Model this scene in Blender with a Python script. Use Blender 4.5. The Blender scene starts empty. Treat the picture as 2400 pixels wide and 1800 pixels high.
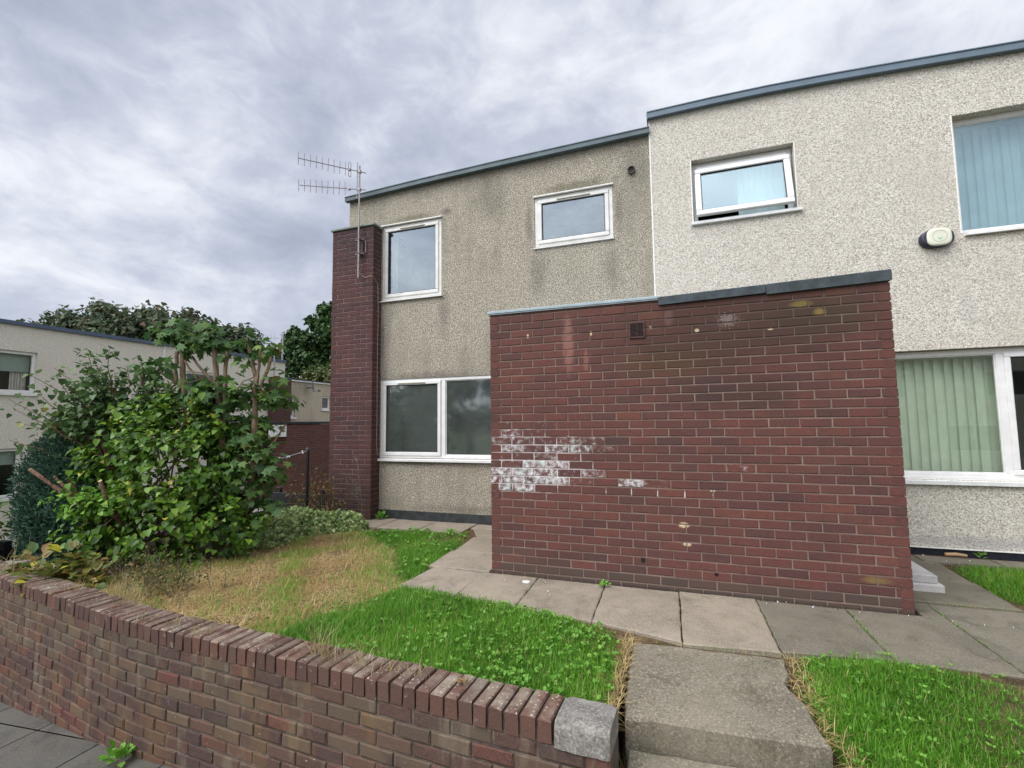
import bpy, math, random
import numpy as np
from mathutils import Vector, Matrix
random.seed(7); RNG = np.random.default_rng(11)
S = bpy.context.scene
COL = S.collection
R = math.radians

# ------------------------------------------------------------------ camera
cam_d = bpy.data.cameras.new('camera'); cam = bpy.data.objects.new('camera', cam_d); COL.objects.link(cam)
S.camera = cam
cam_d.sensor_width = 36.0; cam_d.lens = 16.674; cam_d.clip_start = 0.05; cam_d.clip_end = 2000
CAM = Vector((1.775, -4.404, 1.419))
yaw, pit, rol = R(19.331), R(4.594), R(-0.68)
Fv = Vector((-math.sin(yaw)*math.cos(pit), math.cos(yaw)*math.cos(pit), math.sin(pit)))
Rv = Vector((math.cos(yaw), math.sin(yaw), 0)); Uv = Rv.cross(Fv)
R2 = Rv*math.cos(rol)+Uv*math.sin(rol); U2 = -Rv*math.sin(rol)+Uv*math.cos(rol)
m = Matrix((( R2.x, U2.x, -Fv.x, CAM.x), (R2.y, U2.y, -Fv.y, CAM.y), (R2.z, U2.z, -Fv.z, CAM.z), (0,0,0,1)))
cam.matrix_world = m

# ------------------------------------------------------------------ sun and exposure
SUN_EL, SUN_AZ = R(50), R(216)       # azimuth clockwise from +y: behind the camera, to the left
sd = Vector((math.sin(SUN_AZ)*math.cos(SUN_EL), math.cos(SUN_AZ)*math.cos(SUN_EL), math.sin(SUN_EL)))
sl = bpy.data.lights.new('sun', 'SUN'); sl.energy = 1.5; sl.angle = R(40); sl.color = (1.0, 0.965, 0.91)
so = bpy.data.objects.new('sun', sl); COL.objects.link(so)
so.rotation_euler = sd.to_track_quat('Z', 'Y').to_euler(); so.location = (0, -10, 20)
S.view_settings.view_transform = 'Standard'; S.view_settings.look = 'None'
S.view_settings.gamma = 1; S.view_settings.use_curve_mapping = False
S.view_settings.exposure = 0.56

# ------------------------------------------------------------------ node helper
class NT:
    def __init__(s, tree): s.t = tree; s.n = tree.nodes; s.l = tree.links
    def put(s, sock, v):
        if isinstance(v, bpy.types.NodeSocket): s.l.new(v, sock)
        elif isinstance(v, bpy.types.Node): s.l.new(v.outputs[0], sock)
        else:
            try: sock.default_value = v
            except Exception:
                if sock.type == 'RGBA': sock.default_value = (*v[:3], 1) if hasattr(v, '__len__') else (v, v, v, 1)
                elif sock.type == 'VECTOR': sock.default_value = (v, v, v)
                else: raise
    def node(s, typ, ins=None, **props):
        n = s.n.new(typ)
        for k, v in props.items(): setattr(n, k, v)
        for k, v in (ins or {}).items(): s.put(n.inputs[k], v)
        return n
    def math(s, op, a, b=0.0, c=0.0, clamp=False):
        n = s.node('ShaderNodeMath', {0: a, 1: b, 2: c}, operation=op, use_clamp=clamp); return n.outputs[0]
    def noise(s, vec, scale, detail=3.0, rough=0.5, dist=0.0, out=0):
        return s.node('ShaderNodeTexNoise', {'Vector': vec, 'Scale': scale, 'Detail': detail, 'Roughness': rough, 'Distortion': dist}).outputs[out]
    def mix(s, f, a, b, blend='MIX'):
        n = s.node('ShaderNodeMix', data_type='RGBA', blend_type=blend)
        s.put(n.inputs[0], f); s.put(n.inputs[6], a if not isinstance(a, tuple) else (*a[:3], 1)); s.put(n.inputs[7], b if not isinstance(b, tuple) else (*b[:3], 1))
        return n.outputs[2]
    def ramp(s, f, stops, interp='LINEAR'):
        n = s.node('ShaderNodeValToRGB', {0: f}); e = n.color_ramp; e.interpolation = interp
        while len(e.elements) < len(stops): e.elements.new(0.5)
        for el, (p, c) in zip(e.elements, stops):
            el.position = p; el.color = (*c, 1) if hasattr(c, '__len__') else (c, c, c, 1)
        return n.outputs[0]
    def sstep(s, v, a, b):
        n = s.node('ShaderNodeMapRange', {0: v, 1: a, 2: b, 3: 0.0, 4: 1.0}, interpolation_type='SMOOTHSTEP'); return n.outputs[0]
    def bump(s, h, strength=0.5, dist=0.01):
        return s.node('ShaderNodeBump', {'Strength': strength, 'Distance': dist, 'Height': h}).outputs[0]

# ------------------------------------------------------------------ world: physical sky under a broken overcast
W = bpy.data.worlds.new('World'); S.world = W; W.use_nodes = True
w = NT(W.node_tree); w.n.clear()
sky = w.node('ShaderNodeTexSky', sky_type='NISHITA', sun_disc=False, sun_elevation=SUN_EL, sun_rotation=SUN_AZ, air_density=1.0, dust_density=2.0)
tc = w.node('ShaderNodeTexCoord')
sep = w.node('ShaderNodeSeparateXYZ', {0: tc.outputs['Generated']})
dz = w.math('MAXIMUM', sep.outputs[2], 0.0)
den = w.math('ADD', dz, 0.30)
comb = w.node('ShaderNodeCombineXYZ', {0: w.math('DIVIDE', sep.outputs[0], den), 1: w.math('DIVIDE', sep.outputs[1], den), 2: 0.0})
mp = w.node('ShaderNodeMapping', {0: comb.outputs[0], 1: (3.1, 1.7, 0.0), 2: (0, 0, R(25)), 3: (1.0, 0.8, 1.0)})
d3 = w.node('ShaderNodeMapping', {0: tc.outputs['Generated'], 1: (2.2, 0.7, 1.1), 3: (1.0, 1.0, 1.9)}).outputs[0]
n1 = w.math('ADD', w.math('MULTIPLY', w.noise(mp.outputs[0], 1.25, 6, 0.55, 0.3), 0.5), w.math('MULTIPLY', w.noise(d3, 2.3, 6, 0.55, 0.3), 0.5))
n2 = w.math('ADD', w.math('MULTIPLY', w.noise(mp.outputs[0], 4.2, 6, 0.6, 0.4), 0.4), w.math('MULTIPLY', w.noise(d3, 7.0, 6, 0.6, 0.4), 0.6))
n3 = w.noise(mp.outputs[0], 0.42, 2, 0.5, 0.0)
cl = w.math('ADD', w.math('MULTIPLY', n1, 0.56), w.math('MULTIPLY', n2, 0.42))
cl = w.math('ADD', cl, w.math('MULTIPLY', n3, 0.20))
cl = w.math('ADD', w.math('MULTIPLY', w.math('SUBTRACT', cl, 0.56), 2.35), 0.515)
# the cover thins towards the right (east) side of the view and breaks in a few places
cl = w.math('ADD', cl, w.math('ADD', w.math('MULTIPLY', sep.outputs[0], 0.16), 0.065))
def lobe(d, a, b, amt):
    global cl
    dd = w.node('ShaderNodeVectorMath', {0: tc.outputs['Generated'], 1: d}, operation='DOT_PRODUCT').outputs['Value']
    cl = w.math('ADD', cl, w.math('MULTIPLY', w.sstep(dd, a, b), amt))
lobe((-0.80, 0.46, 0.38), 0.945, 0.997, 0.17); lobe((-0.62, 0.45, 0.645), 0.88, 0.99, -0.14); lobe((-0.35, 0.70, 0.62), 0.93, 0.99, -0.05); lobe((-0.70, 0.66, 0.26), 0.965, 0.998, -0.06); lobe((-0.74, 0.65, 0.14), 0.975, 0.999, 0.10)
ccol = w.ramp(cl, [(0.26, (0.34, 0.375, 0.47)), (0.40, (0.415, 0.45, 0.55)), (0.52, (0.50, 0.535, 0.63)), (0.63, (0.63, 0.66, 0.735)), (0.74, (0.76, 0.785, 0.835)), (0.90, (0.88, 0.90, 0.925))])
# brighter where the sun stands behind the layer
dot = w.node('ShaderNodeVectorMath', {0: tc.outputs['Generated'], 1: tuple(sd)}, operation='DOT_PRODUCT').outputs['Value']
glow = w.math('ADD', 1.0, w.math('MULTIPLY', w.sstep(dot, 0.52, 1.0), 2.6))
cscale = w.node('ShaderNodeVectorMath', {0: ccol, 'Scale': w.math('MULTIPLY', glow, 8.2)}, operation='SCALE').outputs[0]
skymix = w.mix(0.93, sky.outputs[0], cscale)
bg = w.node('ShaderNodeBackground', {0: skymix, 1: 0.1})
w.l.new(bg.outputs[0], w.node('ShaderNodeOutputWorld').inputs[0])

# ------------------------------------------------------------------ mesh helpers
def link(name, me, mats=(), parent=None):
    o = bpy.data.objects.new(name, me); COL.objects.link(o)
    for mt in (mats if isinstance(mats, (list, tuple)) else [mats]): me.materials.append(mt)
    if parent is not None: o.parent = parent; o.matrix_parent_inverse = parent.matrix_world.inverted()
    return o
def tag(o, label, cat, group=None):
    o['label'] = label; o['category'] = cat
    if group: o['group'] = group
    return o
def thing(name, label, cat, loc=(0,0,0), group=None):
    o = bpy.data.objects.new(name, None); COL.objects.link(o); o.location = loc; o.empty_display_size = 0.2
    o.matrix_world = Matrix.Translation(loc)
    return tag(o, label, cat, group)
def struct(o, kind='structure'): o['kind'] = kind; return o

class MB:
    """collects polygons, material slots and a colour attribute"""
    def __init__(s): s.v = []; s.f = []; s.m = []; s.a = []
    def add(s, vs, fs, mat=0, a=(0.5, 0, 0, 1)):
        b = len(s.v); s.v += [tuple(p) for p in vs]; s.a += [a]*len(vs)
        s.f += [tuple(b+i for i in f) for f in fs]; s.m += [mat]*len(fs)
    def box(s, x0, x1, y0, y1, z0, z1, mat=0, a=(0.5,0,0,1)):
        s.add([(x0,y0,z0),(x1,y0,z0),(x1,y1,z0),(x0,y1,z0),(x0,y0,z1),(x1,y0,z1),(x1,y1,z1),(x0,y1,z1)],
              [(0,3,2,1),(4,5,6,7),(0,1,5,4),(1,2,6,5),(2,3,7,6),(3,0,4,7)], mat, a)
    def bbox(s, x0, x1, y0, y1, z0, z1, c=0.004, mat=0, a=(0.5,0,0,1)):
        """box with chamfered edges"""
        vs = []; idx = {}
        X, Y, Z = (x0, x1), (y0, y1), (z0, z1)
        for i in (0,1):
            for j in (0,1):
                for k in (0,1):
                    sx, sy, sz = (1,-1)[i]*c, (1,-1)[j]*c, (1,-1)[k]*c
                    for ax in range(3):
                        p = [X[i]+sx, Y[j]+sy, Z[k]+sz]; p[ax] = (X[i], Y[j], Z[k])[ax]
                        idx[(i,j,k,ax)] = len(vs); vs.append(p)
        fs = []
        for i in (0,1):
            q = [idx[(i,0,0,0)], idx[(i,1,0,0)], idx[(i,1,1,0)], idx[(i,0,1,0)]]; fs.append(q if i else q[::-1])
            q = [idx[(0,i,0,1)], idx[(0,i,1,1)], idx[(1,i,1,1)], idx[(1,i,0,1)]]; fs.append(q if i else q[::-1])
            q = [idx[(0,0,i,2)], idx[(1,0,i,2)], idx[(1,1,i,2)], idx[(0,1,i,2)]]; fs.append(q if i else q[::-1])
        for i in (0,1):
            for j in (0,1):
                q = [idx[(i,j,0,0)], idx[(i,j,0,1)], idx[(i,j,1,1)], idx[(i,j,1,0)]]; fs.append(q if i == j else q[::-1])
                q = [idx[(i,0,j,0)], idx[(i,0,j,2)], idx[(i,1,j,2)], idx[(i,1,j,0)]]; fs.append(q[::-1] if i == j else q)
                q = [idx[(0,i,j,1)], idx[(0,i,j,2)], idx[(1,i,j,2)], idx[(1,i,j,1)]]; fs.append(q if i == j else q[::-1])
        for i in (0,1):
            for j in (0,1):
                for k in (0,1):
                    q = [idx[(i,j,k,0)], idx[(i,j,k,1)], idx[(i,j,k,2)]]; fs.append(q if (i+j+k) % 2 else q[::-1])
        s.add(vs, fs, mat, a)
    def tube(s, pts, r, sides=8, mat=0, a=(0.5,0,0,1), cap=True):
        pts = [Vector(p) for p in pts]; n = len(pts); rs = r if hasattr(r, '__len__') else [r]*n
        vs = []; prev = None
        for i, p in enumerate(pts):
            t = (pts[min(i+1, n-1)]-pts[max(i-1, 0)]).normalized()
            ref = prev if prev is not None else (Vector((0,0,1)) if abs(t.z) < 0.9 else Vector((1,0,0)))
            u = (ref - t*ref.dot(t)).normalized(); prev = u; v = t.cross(u)
            for k in range(sides):
                ang = 2*math.pi*k/sides; vs.append(p+(u*math.cos(ang)+v*math.sin(ang))*rs[i])
        fs = [(i*sides+k, i*sides+(k+1) % sides, (i+1)*sides+(k+1) % sides, (i+1)*sides+k) for i in range(n-1) for k in range(sides)]
        if cap: fs += [tuple(range(sides))[::-1], tuple((n-1)*sides+k for k in range(sides))]
        s.add(vs, fs, mat, a)
    def brick(s, o, u, n, wv, L, H, D, mat=0, a=(0.5,0,0,1), c=0.004, j=0.0015):
        """brick whose outer face has its low corner at o, runs L along u and H along wv, n points out"""
        o, u, n, wv = Vector(o), Vector(u), Vector(n), Vector(wv)
        o = o + n*random.uniform(-j, j)
        vs = []
        for (d, ins) in ((0.0, c), (c, 0.0), (D, 0.0)):
            for (a1, b1) in ((0,0),(1,0),(1,1),(0,1)):
                uu = ins + a1*(L-2*ins); hh = ins + b1*(H-2*ins)
                if d == 0.0 and random.random() < 0.07: uu += (0.5-a1)*random.uniform(0.004, 0.016); hh += (0.5-b1)*random.uniform(0.004, 0.012)
                p = o + u*(uu+random.uniform(-j, j)) + wv*(hh+random.uniform(-j, j)) - n*d
                vs.append(p)
        fs = [(0,1,2,3), (8,11,10,9)]
        for l in (0, 4):
            for k in range(4):
                k2 = (k+1) % 4; fs.append((l+k, l+4+k, l+4+k2, l+k2))
        s.add(vs, fs, mat, a)
    def build(s, name, mats, parent=None, smooth=False):
        me = bpy.data.meshes.new(name)
        me.from_pydata(s.v, [], s.f)
        me.polygons.foreach_set('material_index', s.m)
        at = me.color_attributes.new('Col', 'FLOAT_COLOR', 'POINT')
        at.data.foreach_set('color', np.array(s.a, np.float32).ravel())
        if smooth: me.polygons.foreach_set('use_smooth', [True]*len(s.f))
        me.update()
        return link(name, me, mats, parent)

def quads_mesh(name, V, F, mats, parent=None, col=None, smooth=True):
    """fast mesh from numpy arrays: V (n,3), F (m,k)"""
    me = bpy.data.meshes.new(name)
    n, (mm, k) = len(V), F.shape
    me.vertices.add(n); me.vertices.foreach_set('co', V.astype(np.float32).ravel())
    me.loops.add(mm*k); me.loops.foreach_set('vertex_index', F.astype(np.int32).ravel())
    me.polygons.add(mm); me.polygons.foreach_set('loop_start', np.arange(0, mm*k, k, dtype=np.int32))
    me.polygons.foreach_set('use_smooth', np.full(mm, smooth))
    me.update(calc_edges=True)
    if col is not None:
        at = me.color_attributes.new('Col', 'FLOAT_COLOR', 'POINT'); at.data.foreach_set('color', col.astype(np.float32).ravel())
    return link(name, me, mats, parent)

# ------------------------------------------------------------------ materials
def newmat(name):
    mt = bpy.data.materials.new(name); mt.use_nodes = True; t = NT(mt.node_tree); t.n.clear()
    out = t.node('ShaderNodeOutputMaterial'); return mt, t, out
def principled(t, out, col, rough=0.8, bump=None, spec=0.3, **kw):
    ins = {'Base Color': col, 'Roughness': rough, 'Specular IOR Level': spec}
    ins.update(kw)
    p = t.node('ShaderNodeBsdfPrincipled', ins)
    if bump is not None: t.l.new(bump, p.inputs['Normal'])
    t.l.new(p.outputs[0], out.inputs[0]); return p
def wpos(t): return t.node('ShaderNodeNewGeometry').outputs['Position']
def attr(t):
    a = t.node('ShaderNodeAttribute', attribute_name='Col'); sp = t.node('ShaderNodeSeparateColor', {0: a.outputs['Color']})
    return sp.outputs[0], sp.outputs[1], sp.outputs[2]
def stain(t, pos, c, h, soft=0.5, wob=0.35, nscale=6.0, seed=0.0):
    """soft-edged patch around c=(x,y,z) with half sizes h, ragged by noise"""
    sc = t.node('ShaderNodeVectorMath', {0: pos, 1: c}, operation='SUBTRACT').outputs[0]
    sc = t.node('ShaderNodeVectorMath', {0: sc, 1: tuple(1.0/q for q in h)}, operation='MULTIPLY').outputs[0]
    ln = t.node('ShaderNodeVectorMath', {0: sc}, operation='LENGTH').outputs['Value']
    nv = t.node('ShaderNodeVectorMath', {0: pos, 1: (seed, seed*1.7, seed*0.3)}, operation='ADD').outputs[0]
    nz = t.noise(nv, nscale, 4, 0.6)
    ln = t.math('ADD', ln, t.math('MULTIPLY', t.math('SUBTRACT', nz, 0.5), 2*wob))
    return t.sstep(ln, 1.0, 1.0-soft)

def brick_mat(name, stops, mott=0.35, stains=(), streaks=None, grime=(0.045,0.04,0.035), soil=(0.075,0.062,0.05)):
    mt, t, out = newmat(name); P = wpos(t); r, g, b = attr(t)
    base = t.ramp(r, stops)
    nf = t.noise(P, 95, 4, 0.65); nm = t.noise(P, 14, 4, 0.6); nl = t.noise(P, 2.3, 3, 0.5)
    base = t.mix(t.math('MULTIPLY', t.sstep(nm, 0.35, 0.75), mott), base, grime)
    base = t.mix(t.math('MULTIPLY', t.sstep(nf, 0.48, 0.75), 0.3), base, (0.30, 0.16, 0.12))
    base = t.mix(t.math('MULTIPLY', t.sstep(nf, 0.5, 0.28), 0.45), base, (0.035, 0.022, 0.022))
    base = t.mix(t.math('MULTIPLY', t.sstep(nl, 0.42, 0.72), 0.25), base, grime)
    base = t.mix(t.math('MULTIPLY', b, t.math('ADD', 0.55, t.math('MULTIPLY', nm, 0.5)), clamp=True), base, soil)
    for (sc_, lo, hi, colr, amt) in (streaks or ()):
        sv = t.node('ShaderNodeMapping', {0: P, 1: (sc_[0], 0, 0), 3: sc_}).outputs[0]
        base = t.mix(t.math('MULTIPLY', t.sstep(t.noise(sv, 1.0, 4, 0.6), lo, hi), amt), base, colr)
    for (c, h, colr, amt, kw) in stains:
        base = t.mix(t.math('MULTIPLY', stain(t, P, c, h, **kw), amt), base, colr)
    # chalky white efflorescence, scrubbed on in blotches
    ne = t.math('ADD', t.math('MULTIPLY', t.noise(P, 20, 2, 0.5), 0.45), t.math('MULTIPLY', t.noise(P, 110, 5, 0.8, 0.6), 0.55))
    th = t.math('SUBTRACT', 0.665, t.math('MULTIPLY', g, 0.245))
    wm = t.math('MULTIPLY', t.math('MULTIPLY', t.sstep(t.math('SUBTRACT', ne, th), -0.01, 0.17), 0.95), t.sstep(g, 0.02, 0.1))
    wcol = t.mix(t.sstep(t.noise(P, 7.0, 1), 0.55, 0.62), (0.70, 0.68, 0.68), (0.60, 0.68, 0.645))
    base = t.mix(wm, base, wcol)
    h = t.math('ADD', t.math('MULTIPLY', nf, 0.7), t.math('MULTIPLY', nm, 0.5))
    principled(t, out, base, 0.85, t.bump(h, 0.55, 0.006), 0.25)
    return mt
def mortar_mat(name, c1, c2, dark, eff=None, soot=()):
    mt, t, out = newmat(name); P = wpos(t)
    n = t.noise(P, 5, 4, 0.6); nf = t.noise(P, 160, 3, 0.7)
    base = t.mix(t.sstep(n, 0.35, 0.65), c1, c2)
    base = t.mix(t.math('MULTIPLY', t.sstep(nf, 0.5, 0.75), 0.5), base, dark)
    for c, hh, cc in soot: base = t.mix(t.math('MULTIPLY', stain(t, P, c, hh, soft=0.8, wob=0.35, nscale=3), 0.75), base, cc)
    if eff:
        for c, hh in eff:
            base = t.mix(t.math('MULTIPLY', stain(t, P, c, hh, soft=0.35, wob=0.6, nscale=9), 0.7), base, (0.72, 0.68, 0.66))
    principled(t, out, base, 0.95, t.bump(nf, 0.6, 0.004), 0.15); return mt

PORCH_STAINS = [
    ((0.80, 0, 2.16), (0.07, 0.5, 0.34), (0.32, 0.15, 0.125), 0.6, dict(soft=0.6, wob=0.45, nscale=9)),
    ((0.97, 0, 2.0), (0.03, 0.5, 0.14), (0.30, 0.13, 0.10), 0.55, dict(soft=0.6, wob=0.4, nscale=9)),
    ((1.72, 0, 2.33), (0.05, 0.5, 0.10), (0.30, 0.17, 0.15), 0.6, dict(soft=0.6, wob=0.4, nscale=9)),
    ((1.75, 0, 1.95), (0.7, 0.5, 0.26), (0.085, 0.052, 0.024), 0.8, dict(soft=0.9, wob=0.55, nscale=5)),
    ((2.85, 0, 2.25), (0.55, 0.5, 0.25), (0.055, 0.045, 0.024), 0.9, dict(soft=0.9, wob=0.5, nscale=5)),
    ((2.2, 0, 1.65), (0.95, 0.5, 0.2), (0.05, 0.034, 0.03), 0.6, dict(soft=0.9, wob=0.5, nscale=3)),
    ((2.3, 0, 2.2), (1.6, 0.5, 0.75), (0.060, 0.034, 0.027), 0.75, dict(soft=0.9, wob=0.4, nscale=3)),
    ((2.75, 0, 2.36), (0.11, 0.5, 0.035), (0.19, 0.14, 0.04), 0.8, dict(soft=0.7, wob=0.4, nscale=14)),
    ((2.88, 0, 2.28), (0.06, 0.5, 0.04), (0.22, 0.155, 0.05), 0.8, dict(soft=0.7, wob=0.4, nscale=14)),
    ((3.14, 0, 0.19), (0.13, 0.5, 0.035), (0.20, 0.14, 0.05), 0.75, dict(soft=0.7, wob=0.4, nscale=14)),
    ((1.78, 0, 0.52), (0.055, 0.5, 0.03), (0.55, 0.42, 0.27), 0.95, dict(soft=0.5, wob=0.4, nscale=18)),
    ((1.80, 0, 0.36), (0.045, 0.5, 0.02), (0.55, 0.42, 0.27), 0.95, dict(soft=0.5, wob=0.4, nscale=18)),
    ((2.02, 0, 0.82), (0.025, 0.5, 0.012), (0.55, 0.48, 0.36), 0.9, dict(soft=0.5, wob=0.4, nscale=18)),
    ((0.40, 0, 2.26), (0.014, 0.5, 0.025), (0.55, 0.44, 0.26), 0.95, dict(soft=0.4, wob=0.3, nscale=18)),
    ((1.02, 0, 2.24), (0.014, 0.5, 0.025), (0.55, 0.44, 0.26), 0.95, dict(soft=0.4, wob=0.3, nscale=18)),
    ((1.56, 0, 2.255), (0.018, 0.5, 0.018), (0.50, 0.42, 0.28), 0.9, dict(soft=0.4, wob=0.3, nscale=18)),
    ((1.95, 0, 2.20), (0.022, 0.5, 0.018), (0.50, 0.42, 0.28), 0.9, dict(soft=0.4, wob=0.3, nscale=18)),
    ((2.52, 0, 2.17), (0.025, 0.5, 0.014), (0.50, 0.42, 0.28), 0.9, dict(soft=0.4, wob=0.3, nscale=18)),
    ((2.20, 0, 2.27), (0.07, 0.5, 0.05), (0.40, 0.34, 0.31), 0.32, dict(soft=0.12, wob=2.6, nscale=70, seed=2.0)),
    ((1.43, 0, 0.20), (0.02, 0.5, 0.03), (0.012, 0.010, 0.010), 0.95, dict(soft=0.3, wob=0.4, nscale=18)),
    ((2.02, 0, 0.13), (0.02, 0.5, 0.016), (0.012, 0.010, 0.010), 0.95, dict(soft=0.3, wob=0.4, nscale=18)),
]
RED_STOPS = [(0.0, (0.078, 0.038, 0.038)), (0.14, (0.102, 0.042, 0.039)), (0.45, (0.128, 0.048, 0.041)), (0.8, (0.142, 0.051, 0.041)), (0.97, (0.158, 0.057, 0.042)), (1.0, (0.19, 0.073, 0.047))]
M_PORCH = brick_mat('porch_brick', RED_STOPS, 0.3, PORCH_STAINS)
M_PIER = brick_mat('pier_brick', [(0.0, (0.055, 0.030, 0.032)), (0.5, (0.085, 0.036, 0.035)), (1.0, (0.105, 0.041, 0.037))], 0.35,
                   [((-3.06, 1.7, 4.45), (0.9, 0.6, 0.75), (0.045, 0.034, 0.038), 0.65, dict(soft=0.9, wob=0.35, nscale=3)),
                    ((-3.06, 1.7, 0.3), (0.9, 0.6, 0.5), (0.05, 0.036, 0.03), 0.6, dict(soft=0.9, wob=0.35, nscale=3))])
M_WALL = brick_mat('garden_wall_brick', [(0.0, (0.066, 0.042, 0.040)), (0.35, (0.098, 0.056, 0.045)), (0.65, (0.120, 0.060, 0.045)), (0.85, (0.128, 0.046, 0.038)), (0.96, (0.14, 0.088, 0.052)), (1.0, (0.155, 0.105, 0.065))], 0.25,
                   streaks=[((9, 9, 2.2), 0.53, 0.66, (0.185, 0.15, 0.108), 0.55), ((5.5, 5.5, 2.4), 0.53, 0.64, (0.175, 0.108, 0.045), 0.35), ((2.5, 2.5, 1.3), 0.5, 0.68, (0.095, 0.075, 0.05), 0.35), ((2.1, 2.1, 3.0), 0.54, 0.66, (0.055, 0.034, 0.034), 0.6), ((55, 55, 40), 0.70, 0.74, (0.62, 0.60, 0.56), 0.9)],
                   grime=(0.075, 0.058, 0.042), soil=(0.125, 0.098, 0.066))
M_MORTAR = mortar_mat('porch_mortar', (0.27, 0.205, 0.165), (0.21, 0.145, 0.12), (0.11, 0.08, 0.07), [((0.35, 0, 1.03), (0.75, 0.5, 0.33)), ((1.55, 0, 0.78), (0.6, 0.5, 0.03))], [((2.0, 0, 2.35), (2.2, 0.5, 0.55), (0.075, 0.055, 0.045))])
M_MORTAR_PIER = mortar_mat('pier_mortar', (0.27, 0.19, 0.17), (0.19, 0.125, 0.115), (0.09, 0.06, 0.06))
M_MORTAR_WALL = mortar_mat('wall_mortar', (0.075, 0.062, 0.050), (0.20, 0.165, 0.13), (0.04, 0.033, 0.027))

def coping_mat():
    mt, t, out = newmat('coping_brick'); P = wpos(t); r, g, b = attr(t)
    base = t.ramp(r, [(0, (0.088, 0.052, 0.044)), (0.5, (0.122, 0.068, 0.053)), (1, (0.155, 0.080, 0.056))])
    nf = t.noise(P, 90, 4, 0.7); nm = t.noise(P, 17, 4, 0.6); nz = t.node('ShaderNodeSeparateXYZ', {0: t.node('ShaderNodeNewGeometry').outputs['Normal']}).outputs[2]
    base = t.mix(t.math('MULTIPLY', t.sstep(nf, 0.45, 0.75), 0.5), base, (0.075, 0.05, 0.045))
    top = t.sstep(nz, 0.4, 0.8)
    dust = t.math('MULTIPLY', top, t.math('MULTIPLY', t.sstep(t.noise(P, 9, 3, 0.6), 0.35, 0.7), t.math('ADD', 0.35, t.math('MULTIPLY', g, 0.65))))
    base = t.mix(t.math('MULTIPLY', dust, 0.9), base, (0.30, 0.255, 0.20))
    # lichen spots on the tops
    vo = t.node('ShaderNodeTexVoronoi', {'Vector': P, 'Scale': 42.0, 'Randomness': 1.0}); 
    sp = t.math('MULTIPLY', t.sstep(t.math('ADD', vo.outputs['Distance'], t.math('MULTIPLY', nf, 0.25)), 0.36, 0.28), t.sstep(t.noise(P, 6, 2), 0.42, 0.55))
    base = t.mix(t.math('MULTIPLY', t.math('MULTIPLY', sp, top), 0.85), base, (0.46, 0.43, 0.34))
    sp2 = t.sstep(nm, 0.62, 0.70)
    base = t.mix(t.math('MULTIPLY', sp2, 0.5), base, (0.30, 0.28, 0.22))
    base = t.mix(t.math('MULTIPLY', b, 0.7), base, (0.10, 0.075, 0.06))
    principled(t, out, base, 0.9, t.bump(t.math('ADD', nf, nm), 0.6, 0.006), 0.2); return mt
M_COPING = coping_mat()

def roughcast(name, c_hi, c_mid, c_lo, stains=(), scale=1.0, wash=(0.3, 0.28, 0.23), washamt=0.3):
    mt, t, out = newmat(name); P = wpos(t)
    pv = t.node('ShaderNodeMapping', {0: P, 3: (1.0, 1.0, 1.25)}).outputs[0]
    n1 = t.noise(pv, 70*scale, 2, 0.6, 0.5); n2 = t.noise(pv, 140*scale, 2, 0.6, 0.2)
    h = t.math('ADD', t.math('MULTIPLY', n1, 0.68), t.math('MULTIPLY', n2, 0.32))
    base = t.ramp(h, [(0.41, c_lo), (0.475, c_mid), (0.535, c_mid), (0.585, c_hi)])
    ch = t.noise(pv, 40*scale, 2, 0.5, out=1)
    base = t.mix(0.10, base, ch, 'OVERLAY')
    nl = t.noise(P, 1.1, 4, 0.6)
    st = t.node('ShaderNodeMapping', {0: P, 3: (5.0, 5.0, 0.55)}).outputs[0]
    ns = t.noise(st, 1.0, 4, 0.55)
    base = t.mix(t.math('MULTIPLY', t.sstep(t.math('ADD', t.math('MULTIPLY', nl, 0.55), t.math('MULTIPLY', ns, 0.45)), 0.44, 0.66), washamt), base, wash, 'MULTIPLY' if False else 'MIX')
    for (c, hh, colr, amt, kw) in stains:
        base = t.mix(t.math('MULTIPLY', stain(t, P, c, hh, **kw), amt), base, t.mix(h, tuple(q*0.5 for q in colr), tuple(min(1, q*1.6) for q in colr)))
    principled(t, out, base, 0.95, t.bump(h, 0.9, 0.012), 0.15); return mt
DK = (0.10, 0.092, 0.078); DG = (0.125, 0.118, 0.07)
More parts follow.
